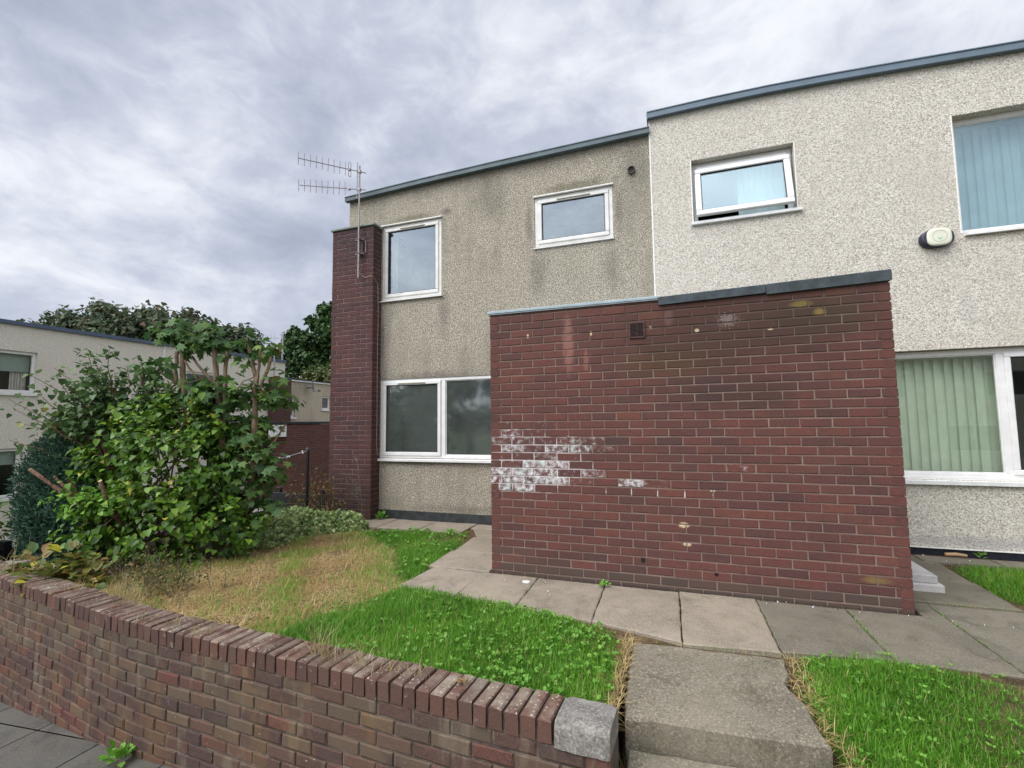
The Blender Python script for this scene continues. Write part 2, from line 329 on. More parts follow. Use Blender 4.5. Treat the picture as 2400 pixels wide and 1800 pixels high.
M_ROUGH_OLD = roughcast('weathered_roughcast', (0.70, 0.64, 0.53), (0.345, 0.308, 0.243), (0.11, 0.092, 0.070), [
    ((-0.9, 2, 5.22), (3.2, 1, 0.34), DK, 0.40, dict(soft=0.9, wob=0.5, nscale=4)),
    ((-0.75, 2, 4.75), (0.4, 1, 0.55), DK, 0.40, dict(soft=0.9, wob=0.4, nscale=4, seed=3)),
    ((1.35, 2, 4.9), (0.35, 1, 0.6), DK, 0.36, dict(soft=0.9, wob=0.4, nscale=4, seed=5)),
    ((-2.1, 2, 4.66), (0.62, 1, 0.09), DG, 0.58, dict(soft=0.8, wob=0.6, nscale=9)),
    ((-1.5, 2, 4.68), (0.12, 1, 0.1), DK, 0.58, dict(soft=0.8, wob=0.5, nscale=9)),
    ((0.5, 2, 4.72), (0.72, 1, 0.10), DG, 0.61, dict(soft=0.8, wob=0.6, nscale=9)),
    ((1.12, 2, 4.3), (0.09, 1, 0.5), DK, 0.43, dict(soft=0.9, wob=0.5, nscale=7)),
    ((-0.17, 2, 4.3), (0.08, 1, 0.5), DK, 0.43, dict(soft=0.9, wob=0.5, nscale=7)),
    ((-0.05, 2, 3.5), (0.22, 1, 0.5), DK, 0.43, dict(soft=0.9, wob=0.45, nscale=5)),
    ((1.0, 2, 3.5), (0.2, 1, 0.5), DK, 0.29, dict(soft=0.9, wob=0.45, nscale=5)),
    ((-1.55, 2, 3.05), (0.14, 1, 0.55), DK, 0.40, dict(soft=0.9, wob=0.45, nscale=6)),
    ((-2.65, 2, 2.8), (0.08, 1, 0.6), DK, 0.43, dict(soft=0.9, wob=0.45, nscale=6)),
    ((-1.8, 2, 2.12), (1.2, 1, 0.11), DK, 0.50, dict(soft=0.9, wob=0.5, nscale=7)),
    ((-1.9, 2, 0.84), (1.0, 1, 0.09), DK, 0.50, dict(soft=0.9, wob=0.5, nscale=7)),
    ((-1.2, 2, 0.16), (1.2, 1, 0.10), DK, 0.40, dict(soft=0.9, wob=0.5, nscale=7)),
], wash=(0.215, 0.198, 0.155), washamt=0.45)
M_ROUGH_NEW = roughcast('pale_roughcast', (0.80, 0.765, 0.69), (0.60, 0.56, 0.485), (0.29, 0.25, 0.205), [
    ((4.6, 2, 0.12), (1.2, 1, 0.09), (0.35, 0.33, 0.33), 0.6, dict(soft=0.9, wob=0.6, nscale=7)),
    ((4.75, 2, 2.6), (0.1, 1, 0.3), (0.42, 0.40, 0.37), 0.4, dict(soft=0.9, wob=0.5, nscale=6)),
    ((3.4, 2, 5.42), (3.2, 1, 0.2), (0.45, 0.42, 0.36), 0.35, dict(soft=0.9, wob=0.5, nscale=4)),
], scale=1.0, wash=(0.50, 0.46, 0.385), washamt=0.35)
M_ROUGH_FAR = roughcast('far_pale_roughcast', (0.84, 0.80, 0.72), (0.72, 0.67, 0.585), (0.45, 0.40, 0.34), scale=0.75, wash=(0.6, 0.55, 0.47), washamt=0.3)
M_ROUGH_TAN = roughcast('far_tan_roughcast', (0.68, 0.58, 0.45), (0.52, 0.44, 0.34), (0.32, 0.27, 0.21), scale=0.75, wash=(0.36, 0.31, 0.25), washamt=0.5)

def plain(name, col, rough=0.5, nscale=20.0, var=0.12, spec=0.4, bumps=0.0, bscale=80.0, metallic=0.0):
    mt, t, out = newmat(name); P = wpos(t)
    n = t.noise(P, nscale, 4, 0.6)
    c = t.mix(t.sstep(n, 0.3, 0.7), tuple(q*(1-var) for q in col), tuple(min(1, q*(1+var)) for q in col))
    b = t.bump(t.noise(P, bscale, 3, 0.6), bumps, 0.004) if bumps else None
    principled(t, out, c, rough, b, spec, Metallic=metallic); return mt
M_UPVC = plain('white_upvc', (0.78, 0.77, 0.755), 0.32, 9, 0.05, 0.45)
M_UPVC_OLD = plain('dulled_upvc', (0.70, 0.685, 0.65), 0.4, 7, 0.09, 0.4)
M_SILL = plain('white_sill', (0.74, 0.735, 0.72), 0.35, 8, 0.08)
M_VENT = plain('brass_vent', (0.36, 0.33, 0.26), 0.5)
M_GASKET = plain('black_gasket', (0.02, 0.02, 0.022), 0.5)
M_FASCIA = plain('slate_grey_metal_edge', (0.095, 0.128, 0.142), 0.55, 5, 0.16, 0.35)
M_FASCIA_B = plain('slate_blue_metal_edge', (0.125, 0.17, 0.215), 0.5, 5, 0.10, 0.4)
M_FASCIA_FAR = plain('navy_metal_edge', (0.075, 0.105, 0.17), 0.5, 5, 0.1)
M_TRIM = plain('pale_edge_trim', (0.33, 0.40, 0.43), 0.42, 6, 0.12, 0.45)
M_FELT = plain('grey_felt_coping', (0.062, 0.075, 0.082), 0.85, 12, 0.22, 0.2, 0.5, 70)
M_FELT_DARK = plain('dark_felt', (0.04, 0.045, 0.05), 0.85, 12, 0.2, 0.2, 0.4, 60)
M_DPC = plain('black_plinth', (0.038, 0.042, 0.043), 0.7, 12, 0.3, 0.3, 0.3, 50)
M_DPC_BLUE = plain('black_painted_plinth', (0.014, 0.017, 0.026), 0.45, 12, 0.3, 0.4)
M_BEAD = plain('white_corner_bead', (0.80, 0.79, 0.74), 0.6, 30, 0.1)
M_STEEL = plain('galvanised_steel', (0.30, 0.27, 0.285), 0.42, 14, 0.2, 0.5, metallic=0.35)
M_STEEL_RUST = plain('brown_stained_steel', (0.155, 0.115, 0.11), 0.6, 18, 0.3, 0.3)
M_CABLE = plain('beige_cable', (0.36, 0.29, 0.26), 0.55)
M_VENTBR = plain('brown_plastic_vent', (0.062, 0.030, 0.027), 0.5, 30, 0.15)
M_PIPE = plain('dark_pipe', (0.085, 0.065, 0.055), 0.7, 30, 0.3)
M_CREAM = plain('cream_plastic', (0.70, 0.70, 0.56), 0.35, 9, 0.04, 0.45)
M_CREAM_D = plain('cream_plastic_groove', (0.46, 0.46, 0.34), 0.45, 9, 0.04)
M_NAVY = plain('navy_plastic', (0.020, 0.022, 0.042), 0.38, 9, 0.1, 0.45)
M_GREEN = plain('faded_green_print', (0.20, 0.52, 0.36), 0.5)
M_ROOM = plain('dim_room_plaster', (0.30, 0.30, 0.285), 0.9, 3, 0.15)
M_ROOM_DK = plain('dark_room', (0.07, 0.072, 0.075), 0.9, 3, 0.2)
M_CURTAIN = plain('pale_curtain', (0.62, 0.56, 0.50), 0.9, 9, 0.1)
M_BLIND = plain('white_fabric_slat', (0.82, 0.84, 0.76), 0.8, 8, 0.05)
M_ROLLER = plain('green_grey_roller_blind', (0.36, 0.42, 0.38), 0.8, 4, 0.05)
M_WHITE = plain('white_board', (0.76, 0.76, 0.76), 0.5, 7, 0.05)
M_BLACK = plain('black_wood', (0.012, 0.012, 0.014), 0.55, 9, 0.3)
M_CHAIN = plain('white_plastic_clip', (0.75, 0.75, 0.76), 0.4)
M_DISH = plain('grey_dish', (0.09, 0.10, 0.12), 0.5)

def glass_mat(name, tint=(0.90, 0.93, 0.92), r0=0.10, smear=0.0, warp=0.02, gcol=(1, 1, 1), rough=0.012):
    mt, t, out = newmat(name); P = wpos(t)
    bmp = t.bump(t.noise(P, 1.6, 2, 0.5), warp, 0.02)
    lw = t.node('ShaderNodeLayerWeight', {'Blend': 0.5, 'Normal': bmp}).outputs['Facing']
    fr = t.math('ADD', r0, t.math('MULTIPLY', t.math('POWER', lw, 4.0), 1.0-r0))
    gl = t.node('ShaderNodeBsdfGlossy', {0: (*gcol, 1), 'Roughness': rough, 'Normal': bmp})
    tr = t.node('ShaderNodeBsdfTransparent', {0: (*tint, 1)})
    mx = t.node('ShaderNodeMixShader', {0: fr, 1: tr.outputs[0], 2: gl.outputs[0]})
    res = mx
    if smear:
        wv = t.node('ShaderNodeMapping', {0: P, 1: (0.4, 0, 0.2), 3: (1.0, 1.0, 1.0)}).outputs[0]
        sm = t.noise(wv, 1.9, 4, 0.55, 2.2)
        band = t.math('ABSOLUTE', t.math('SUBTRACT', sm, 0.5)); band = t.sstep(band, 0.035, 0.0)
        fac = t.math('MULTIPLY', t.math('ADD', t.math('MULTIPLY', band, 0.18), t.math('ADD', 0.55, t.math('MULTIPLY', t.sstep(t.noise(P, 1.6, 3, 0.5, 0.8), 0.35, 0.75), 0.4))), smear)
        df = t.node('ShaderNodeBsdfDiffuse', {0: (0.42, 0.46, 0.44, 1)})
        res = t.node('ShaderNodeMixShader', {0: fac, 1: mx.outputs[0], 2: df.outputs[0]})
    t.l.new(res.outputs[0], out.inputs[0]); return mt
M_GLASS = glass_mat('window_glass', r0=0.125, gcol=(0.84, 0.93, 1.0))
M_GLASS_FAR = glass_mat('far_window_glass', r0=0.03)
M_GLASS_SMEAR = glass_mat('smeared_window_glass', (0.84, 0.90, 0.87), r0=0.13, smear=0.12, rough=0.055)
M_GLASS_BLUE = glass_mat('bluish_window_glass', (0.82, 0.91, 0.93), 0.17, gcol=(0.80, 0.94, 1.0))
M_GLASS_GREEN = glass_mat('greenish_window_glass', (0.87, 0.915, 0.87), 0.08)

def concrete(name, c1, c2, dark, agg=0.35, moss=0.0, nsc=2.5):
    mt, t, out = newmat(name); P = wpos(t); r, g, b = attr(t)
    base = t.mix(t.sstep(t.noise(P, nsc, 5, 0.6), 0.35, 0.68), c1, c2)
    base = t.mix(t.math('MULTIPLY', t.math('SUBTRACT', r, 0.5), 0.5, clamp=False), base, (0.5, 0.46, 0.42))
    nf = t.noise(P, 78, 3, 0.75); nm = t.noise(P, 27, 4, 0.75)
    base = t.mix(t.math('MULTIPLY', t.sstep(nf, 0.53, 0.66), agg), base, tuple(min(1, q*1.9) for q in c1))
    base = t.mix(t.math('MULTIPLY', t.sstep(nf, 0.48, 0.3), agg), base, dark)
    base = t.mix(t.math('MULTIPLY', t.sstep(nm, 0.56, 0.72), agg*0.8), base, dark)
    base = t.mix(t.math('MULTIPLY', g, 0.8), base, dark)
    base = t.mix(t.math('MULTIPLY', t.sstep(t.noise(P, 5.5, 6, 0.7, 0.8), 0.52, 0.66), 0.4), base, dark)
    base = t.mix(t.math('MULTIPLY', t.sstep(t.noise(P, 1.3, 5, 0.65, 0.4), 0.50, 0.62), 0.35), base, tuple(q*1.25 for q in c1))
    if moss: base = t.mix(t.math('MULTIPLY', t.sstep(t.noise(P, 7, 4, 0.65), 0.5, 0.68), moss), base, (0.10, 0.10, 0.05))
    principled(t, out, base, 0.92, t.bump(t.math('ADD', nf, t.math('MULTIPLY', nm, 0.8)), 0.5, 0.006), 0.2); return mt
M_SLAB = concrete('paving_slab', (0.285, 0.24, 0.185), (0.22, 0.186, 0.143), (0.105, 0.088, 0.066), 0.45, 0.2)
M_SLAB_GREY = concrete('grey_paving_slab', (0.172, 0.152, 0.116), (0.130, 0.115, 0.088), (0.06, 0.053, 0.040), 0.42, 0.25)
M_STEP = concrete('exposed_aggregate_step', (0.205, 0.180, 0.135), (0.158, 0.140, 0.105), (0.055, 0.049, 0.036), 0.8, 0.25)
M_BLOCK = concrete('weathered_concrete_block', (0.27, 0.25, 0.22), (0.125, 0.117, 0.107), (0.05, 0.048, 0.045), 0.6, 0.12, 6)
M_DOORSTEP = concrete('pale_concrete_step', (0.52, 0.50, 0.46), (0.42, 0.41, 0.40), (0.25, 0.25, 0.26), 0.15)
M_PAVE = concrete('street_pavement', (0.105, 0.098, 0.085), (0.080, 0.075, 0.066), (0.04, 0.038, 0.032), 0.35, 0.2)

def soil_mat():
    mt, t, out = newmat('garden_soil'); P = wpos(t)
    n = t.noise(P, 9, 6, 0.7); nf = t.noise(P, 70, 4, 0.7)
    base = t.ramp(n, [(0.3, (0.05, 0.036, 0.024)), (0.5, (0.12, 0.082, 0.046)), (0.7, (0.21, 0.15, 0.085))])
    base = t.mix(t.math('MULTIPLY', t.sstep(nf, 0.5, 0.7), 0.5), base, (0.28, 0.21, 0.12))
    principled(t, out, base, 1.0, t.bump(t.math('ADD', n, nf), 0.9, 0.03), 0.1); return mt
M_SOIL = soil_mat()
M_DIRT = plain('dark_joint_dirt', (0.045, 0.038, 0.03), 1.0, 40, 0.4, 0.1, 0.6, 60)
def ground_mat():
    mt, t, out = newmat('ground_turf'); P = wpos(t)
    n = t.noise(P, 0.4, 5, 0.65)
    principled(t, out, t.ramp(n, [(0.35, (0.045, 0.075, 0.022)), (0.65, (0.09, 0.09, 0.06))]), 1.0, t.bump(t.noise(P, 20, 4), 0.5, 0.05), 0.1); return mt
M_GROUND = ground_mat()

def leaf_mat(name, stops, rough=0.45, spec=0.4, trans=0.25, vein=0.0):
    mt, t, out = newmat(name); r, g, b = attr(t); P = wpos(t)
    base = t.ramp(r, stops)
    base = t.mix(t.math('MULTIPLY', t.sstep(t.noise(P, 60, 2), 0.4, 0.7), 0.22), base, tuple(q*0.5 for q in stops[0][1]))
    if vein: base = t.mix(t.math('MULTIPLY', g, vein), base, (0.62, 0.62, 0.36))
    p = t.node('ShaderNodeBsdfPrincipled', {'Base Color': base, 'Roughness': rough, 'Specular IOR Level': spec})
    tr = t.node('ShaderNodeBsdfTranslucent', {0: base})
    mx = t.node('ShaderNodeMixShader', {0: trans, 1: p.outputs[0], 2: tr.outputs[0]})
    t.l.new(mx.outputs[0], out.inputs[0]); return mt
M_IVY = leaf_mat('ivy_leaf', [(0, (0.036, 0.088, 0.012)), (0.4, (0.085, 0.185, 0.018)), (0.75, (0.17, 0.30, 0.030)), (0.95, (0.26, 0.38, 0.055)), (1, (0.42, 0.40, 0.07))], 0.38, 0.32, 0.25)
M_HAZEL = leaf_mat('hazel_leaf', [(0, (0.05, 0.095, 0.035)), (0.5, (0.095, 0.175, 0.06)), (0.9, (0.17, 0.26, 0.08)), (1, (0.30, 0.26, 0.07))], 0.5, 0.35, 0.3)
M_SYC = leaf_mat('sycamore_leaf', [(0, (0.045, 0.10, 0.035)), (0.5, (0.09, 0.185, 0.05)), (0.85, (0.17, 0.27, 0.06)), (0.94, (0.28, 0.26, 0.06)), (1, (0.26, 0.09, 0.04))], 0.5, 0.35, 0.32)
M_CYP = leaf_mat('cypress_spray', [(0, (0.034, 0.078, 0.052)), (0.6, (0.062, 0.132, 0.086)), (1, (0.11, 0.20, 0.13))], 0.6, 0.25, 0.15)
M_YEL = leaf_mat('yellowing_leaf', [(0, (0.05, 0.115, 0.02)), (0.35, (0.12, 0.15, 0.03)), (0.6, (0.21, 0.17, 0.04)), (0.8, (0.30, 0.16, 0.06)), (0.9, (0.50, 0.46, 0.05)), (1, (0.55, 0.50, 0.06))], 0.45, 0.35, 0.25)
M_VAR = leaf_mat('variegated_ivy_leaf', [(0, (0.08, 0.17, 0.05)), (0.4, (0.18, 0.29, 0.09)), (0.75, (0.38, 0.46, 0.17)), (1, (0.62, 0.64, 0.32))], 0.45, 0.35, 0.25)
M_WEED = leaf_mat('weed_leaf', [(0, (0.085, 0.23, 0.025)), (0.6, (0.155, 0.36, 0.04)), (1, (0.27, 0.48, 0.08))], 0.5, 0.35, 0.3)
M_BROWNLEAF = leaf_mat('autumn_leaf', [(0, (0.07, 0.09, 0.025)), (0.4, (0.14, 0.125, 0.035)), (0.7, (0.24, 0.12, 0.04)), (1, (0.33, 0.19, 0.06))], 0.6, 0.3, 0.25)
M_TREE = leaf_mat('broad_tree_leaf', [(0, (0.055, 0.085, 0.05)), (0.5, (0.095, 0.135, 0.075)), (0.8, (0.16, 0.165, 0.095)), (1, (0.29, 0.16, 0.13))], 0.6, 0.25, 0.2)
M_TREE_B = leaf_mat('dark_tree_leaf', [(0, (0.035, 0.075, 0.028)), (0.6, (0.07, 0.135, 0.042)), (1, (0.14, 0.20, 0.06))], 0.6, 0.25, 0.2)
M_TREE_C = leaf_mat('olive_tree_leaf', [(0, (0.09, 0.115, 0.045)), (0.6, (0.16, 0.185, 0.07)), (1, (0.26, 0.27, 0.12))], 0.6, 0.25, 0.2)
M_GRASS = leaf_mat('lawn_grass', [(0, (0.070, 0.185, 0.016)), (0.45, (0.115, 0.30, 0.022)), (0.82, (0.18, 0.40, 0.034)), (0.93, (0.26, 0.37, 0.07)), (1, (0.38, 0.33, 0.13))], 0.55, 0.3, 0.3)
M_STRAW = leaf_mat('dry_straw', [(0, (0.20, 0.125, 0.055)), (0.4, (0.40, 0.27, 0.115)), (0.75, (0.57, 0.42, 0.19)), (0.9, (0.70, 0.56, 0.32)), (1, (0.17, 0.27, 0.035))], 0.7, 0.2, 0.2)
M_PALEGRASS = leaf_mat('bleached_grass', [(0, (0.24, 0.19, 0.07)), (0.6, (0.42, 0.34, 0.17)), (1, (0.55, 0.47, 0.28))], 0.7, 0.2, 0.2)
def bark_mat(name, c1, c2):
    mt, t, out = newmat(name); P = wpos(t)
    st = t.node('ShaderNodeMapping', {0: P, 3: (30.0, 30.0, 7.0)}).outputs[0]; n = t.noise(st, 1.0, 5, 0.6)
    principled(t, out, t.mix(t.sstep(n, 0.3, 0.7), c1, c2), 0.9, t.bump(n, 0.6, 0.01), 0.15); return mt
M_BARK_PALE = bark_mat('pale_bark', (0.30, 0.215, 0.145), (0.165, 0.12, 0.085))
M_BARK = bark_mat('brown_bark', (0.095, 0.055, 0.038), (0.18, 0.11, 0.075))
M_BARK_GREY = bark_mat('grey_bark', (0.22, 0.185, 0.15), (0.115, 0.095, 0.078))

# ------------------------------------------------------------------ setting: ground, street pavement, garden ground, path
def gz(x, y):
    """garden level"""
    if 1.43 < x < 2.42 and y < -1.70: return -0.36
    if x > 1.43 and y < -1.05: return -0.05 - 0.135*(-1.05-y)
    return -0.05
mb = MB(); mb.add([(-600,-600,-1.42),(600,-600,-1.42),(600,600,-1.42),(-600,600,-1.42)], [(0,1,2,3)])
struct(mb.build('ground', M_GROUND))
mb = MB()
def terr(x0, x1, y0, y1, nx, ny):
    vs = []; fs = []
    for j in range(ny+1):
        for i in range(nx+1):
            x = x0+(x1-x0)*i/nx; ys0 = y0 if x0 > 1 else float(np.interp(x, [-5.6,-4.19,-2.99,-1.905,-0.9,0.59,1.44], [-1.43,-1.63,-1.79,-1.93,-1.99,-2.06,-2.1])); y = ys0+(y1-ys0)*j/ny
            vs.append((x, y, gz(x+1e-4 if x0 > 1 else x, y)+0.012*math.sin(3*x+1)*math.cos(2.6*y)))
    for j in range(ny):
        for i in range(nx): a = j*(nx+1)+i; fs.append((a, a+1, a+nx+2, a+nx+1))
    mb.add(vs, fs)
terr(-4.75, 1.43, -1.95, 2.1, 40, 26); terr(1.43, 12, -4.4, 2.1, 110, 66); 
mb.add([(-3.4,2.1,-0.05),(12,2.1,-0.05),(12,9,-0.05),(-3.4,9,-0.05)], [(0,1,2,3)])
mb.add([(-4.75,2.1,-0.05),(-4.75,2.1,-1.42),(-3.4,2.1,-1.42),(-3.4,2.1,-0.05)], [(0,1,2,3)])
mb.add([(-4.75,-1.55,-0.05),(-4.75,-1.55,-1.42),(-4.75,2.1,-1.42),(-4.75,2.1,-0.05)], [(0,1,2,3)])
struct(mb.build('garden_ground', M_SOIL, smooth=True))
# the street pavement climbs gently to the right in long slabs
mb = MB()
pz = lambda x: -0.668+0.082*x
xs = np.arange(-9.0, 1.6, 0.75); ys = np.arange(-8.0, -0.9, 0.86)
mb.add([(-9,-8,pz(-9)-.03),(6,-8,pz(6)-.03),(6,-4.2,pz(6)-.03),(1.44,-4.2,pz(1.44)-.03),(1.44,-1.3,pz(1.44)-.03),(-9,-1.3,pz(-9)-.03)], [(0,1,2,3,4,5)], 1)
for i in range(len(xs)-1):
    for j in range(len(ys)-1):
        g = 0.006; x0, x1, y0, y1 = xs[i]+g, xs[i+1]-g, ys[j]+g, ys[j+1]-g
        a = (0.5+random.uniform(-.15,.15), 0, 0, 1)
        mb.add([(x0,y0,pz(x0)),(x1,y0,pz(x1)),(x1,y1,pz(x1)),(x0,y1,pz(x0))], [(0,1,2,3)], 0, a)
struct(mb.build('pavement', [M_PAVE, M_DIRT]))

def worn(pts, amp=0.008, step=0.07):
    o = []
    for i, p in enumerate(pts):
        q = pts[(i+1) % len(pts)]; L = math.hypot(q[0]-p[0], q[1]-p[1]); n = max(1, int(L/step))
        for k in range(n): 
            f = k/n; o.append((p[0]+(q[0]-p[0])*f+random.uniform(-amp, amp), p[1]+(q[1]-p[1])*f+random.uniform(-amp, amp)))
    return o
mb = MB()
def slab(pts, z=-0.026, mat=0, tilt=0.008, shade=None):
    pts = worn(pts, 0.004, 0.06)
    cx = sum(p[0] for p in pts)/len(pts); cy = sum(p[1] for p in pts)/len(pts)
    tx, ty = random.uniform(-tilt, tilt), random.uniform(-tilt, tilt); dz0 = random.uniform(-.003, .003)
    n = len(pts); a = (0.5+random.uniform(-.13,.13) if shade is None else shade, 0, 0, 1)
    zz = lambda x, y: z+dz0+(x-cx)*tx+(y-cy)*ty
    def ring(ins, dz_): 
        o = []
        for x, y in pts:
            d = math.hypot(x-cx, y-cy); k = max(0, (d-ins*1.4))/d
            xx, yy = cx+(x-cx)*k, cy+(y-cy)*k; o.append((xx, yy, zz(xx, yy)+dz_))
        return o
    vs = ring(0.004, -0.05)+ring(0.004, -0.006)+ring(0.012, 0)
    fs = [tuple(range(2*n, 3*n))]
    for l in (0, 1):
        for k in range(n): k2 = (k+1) % n; fs.append((l*n+k, l*n+k2, (l+1)*n+k2, (l+1)*n+k))
    mb.add(vs, fs, mat, a)
# along the porch front
jx = [-0.62, -0.06, 0.50, 1.12, 1.74, 2.32, 2.935, 3.56, 4.18, 4.8, 5.42, 6.04]
fy = [-0.72, -0.74, -0.77, -0.86, -1.02, -0.96, -0.86, -0.86, -0.9, -0.95, -1.0, -1.05]
for i in range(len(jx)-1):
    bx = 0.0 if jx[i] < 3.4 else 0.28
    mt = 0 if jx[i] < 2.3 else 1
    if i == 0: slab([(-0.66,-0.62),(-0.06,-0.74),(-0.05,-0.05),(-0.62,-0.02)], mat=0); continue
    slab([(jx[i], fy[i]), (jx[i+1], fy[i+1]), (jx[i+1]-0.02, bx-0.035 if bx == 0 else bx), (jx[i]-0.02, bx-0.035 if bx == 0 else bx)], mat=mt)
# up the left side of the porch and under the front window
for y0, y1 in ((-0.02, 0.6), (0.6, 1.22), (1.22, 1.68)):
    slab([(-0.70, y0), (-0.02, y0), (-0.02, y1), (-0.95 if y0 > 1 else -0.74, y1)], mat=0)
for x0, x1 in ((-2.95,-2.3),(-2.3,-1.65),(-1.65,-1.0),(-1.0,-0.35),(-0.35,0.0)):
    slab([(x0, 1.36 if x1 < -0.9 else 1.69), (x1, 1.36 if x1 < -0.9 else 1.69), (x1, 1.94), (x0, 1.94)], mat=0)
slab([(3.395,-0.04),(3.535,-0.04),(3.535,0.27),(3.395,0.27)], mat=1)
# right of the porch
for y0, y1 in ((0.30, 0.95), (0.95, 1.6)):
    slab([(3.40, y0), (4.14, y0), (4.16, y1), (3.40, y1)], mat=1)
for x0, x1 in ((3.4,4.05),(4.05,4.7),(4.7,5.35),(5.35,6.0),(6.0,6.65)):
    slab([(x0,1.62),(x1,1.62),(x1,1.86),(x0,1.86)], mat=1)
struct(mb.build('path', [M_SLAB, M_SLAB_GREY]))

# ------------------------------------------------------------------ concrete steps from the street
mb = MB()
def prism(mb, pts, z0, z1fn, mat=0, c=0.012, a=(0.5,0,0,1)):
    n = len(pts); cx = sum(p[0] for p in pts)/n; cy = sum(p[1] for p in pts)/n
    def ring(k, fz): return [(cx+(x-cx)*k, cy+(y-cy)*k, fz(x, y)) for x, y in pts]
    vs = ring(1, lambda x, y: z0)+ring(1, lambda x, y: z1fn(x, y)-c)+ring(1-c*1.6, z1fn)
    fs = [tuple(range(2*n, 3*n))]
    for l in (0, 1):
        for k in range(n): k2 = (k+1) % n; fs.append((l*n+k, l*n+k2, (l+1)*n+k2, (l+1)*n+k))
    mb.add(vs, fs, mat, a)
prism(mb, worn([(1.455,-1.86),(2.36,-1.80),(2.335,-1.5),(2.27,-1.32),(2.31,-1.2),(2.325,-1.03),(1.43,-1.075)]), -0.26, lambda x, y: -0.033+0.03*(y+1.05)+0.0, c=0.012)
tag(mb.build('concrete_step', M_STEP), 'upper concrete step slab leading up to the path, right of the garden wall end', 'step')
mb = MB()
prism(mb, worn([(1.50,-2.75),(2.42,-2.75),(2.38,-1.82),(1.48,-1.88)]), -0.5, lambda x, y: -0.195, c=0.012)
tag(mb.build('concrete_step', M_STEP), 'lower concrete step at the bottom edge, below the upper step slab', 'step')
ds = mb = MB()
mb.bbox(3.375, 3.755, 0.60, 1.30, 0.035, 0.10, 0.006); mb.bbox(3.375, 3.785, 0.565, 1.30, -0.04, 0.034, 0.006)
tag(mb.build('doorstep', M_DOORSTEP), 'pale grey concrete doorstep tucked behind the right end of the brick porch', 'doorstep')

# ------------------------------------------------------------------ brick walls
def rnd_tint(): return random.betavariate(2.2, 2.0)
def courses(mb, origin, u, n, length, ncourse, z0, parity, eff=None, dark=None, depth=0.09, L=0.225, H=0.075, jt=0.010, tint=rnd_tint, skip=None, bedjit=0.0, heads=False):
    u = Vector(u); n = Vector(n); wv = Vector((0,0,1)); o = Vector(origin)
    for k in range(ncourse):
        z = z0+k*H; x = 0.0; first = (0.5*L if (k+parity) % 2 else L); i = 0
        while x < length-0.012:
            l = first if i == 0 else L
            if heads: l = 0.5*L
            l = min(l, length-x+ (jt if length-x <= l else 0))
            ll = min(l-jt, length-x)
            if ll > 0.02 and not (skip and skip(x, x+ll, z, z+H)):
                e = eff(k, x, i) if eff else 0.0; d = dark(k, x) if dark else 0.0
                mb.brick(o+u*(x+random.uniform(-.0015,.0015))+wv*(z+jt*0.5+random.uniform(-.0012,.0012)), u, n, wv, ll, H-jt, depth, 0, (tint(), e, d, 1))
            x += l; i += 1

# --- porch
EFF = {15:[.3,.0,.38], 16:[.45,.62,.36], 17:[.55,.55,.42,.55,.55], 18:[.05,.72,.52,.7,.7,.42], 19:[.28,.4,.58,.32], 20:[.3,.5,.8,.92],
       21:[.9,.8,.72,.45,.62,.0,.3], 22:[.8,.78,.95,.92,.42,.05,.85,.4,.0], 23:[.78,.9,.2]}
porch = thing('brick_porch', 'dark red brick porch with white chalky patch projecting in front of both houses', 'porch', (1.68, 0, -0.05))
mb = MB()
NC = 34
def peff(k, x, i):
    c = 33-k+0        # course number counted from the top line, as built k = 0 is the lowest
    row = EFF.get(c)
    if c == 19 and False: return 0
    if row and i < len(row): return min(0.97, row[i]*1.22)
    if c == 20 and 2.15 < x+0.1 < 2.36: return 0.5
    if c in (20, 22) and 1.2 < x < 1.5: return 0.2
    return 0.0
def pdark(k, x): return (0.85 if k == 0 else 0.35 if k == 1 and x < 0.6 else 0.55 if k == 2 and x < 0.4 else random.choice((0,0,0,0,0.15)))
vent_hole = lambda a, b, z, z1: z1 > 2.165 and z < 2.312 and b > 1.372 and a < 1.511
# k-th course from the bottom has its base at k*0.075; the lowest is a soil-splashed plinth course
courses(mb, (0, 0, 0), (1,0,0), (0,-1,0), 3.365, 33, 0.0, 0, peff, pdark, 0.10, skip=None)
courses(mb, (0, 0, 0), (1,0,0), (0,-1,0), 3.365, 1, 2.475, 1, None, None, 0.10, H=0.05)
courses(mb, (0, 0, 0), (1,0,0), (0,-1,0), 3.365, 1, -0.055, 1, None, lambda k, x: 0.95, 0.10, H=0.055)
# returns at both ends
courses(mb, (3.365, 0.0, 0), (0,1,0), (1,0,0), 1.93, 34, -0.075, 1, None, None, 0.08)
courses(mb, (0.0, 1.95, 0), (0,-1,0), (-1,0,0), 1.95, 34, -0.075, 1, None, None, 0.08)
mb.box(0.006, 3.359, 0.006, 1.94, -0.06, 2.52, 1)
pw = mb.build('brick_wall', [M_PORCH, M_MORTAR], porch)
mb = MB(); 
def capseg(x0, x1, za, zb, h, c=0.007):
    y0, y1 = -0.024, 1.93; vs = []
    for x, z, e in ((x0, za, 1), (x0+c, za, 0), (x1-c, zb, 0), (x1, zb, 1)):
        k = c*0.7*e
        vs += [(x,y0+k,z-h+k),(x,y0+k,z-c-k),(x,y0+c+k,z-k),(x,y1-c,z-k),(x,y1,z-c-k),(x,y1,z-h+k)]
    fs = [(i*6+k, (i+1)*6+k, (i+1)*6+(k+1) % 6, i*6+(k+1) % 6) for i in range(3) for k in range(6)]
    mb.add(vs, fs+[(0,1,2,3,4,5),(23,22,21,20,19,18)])
capseg(1.636, 2.500, 2.524, 2.547, 0.074); capseg(2.503, 3.376, 2.548, 2.573, 0.088)
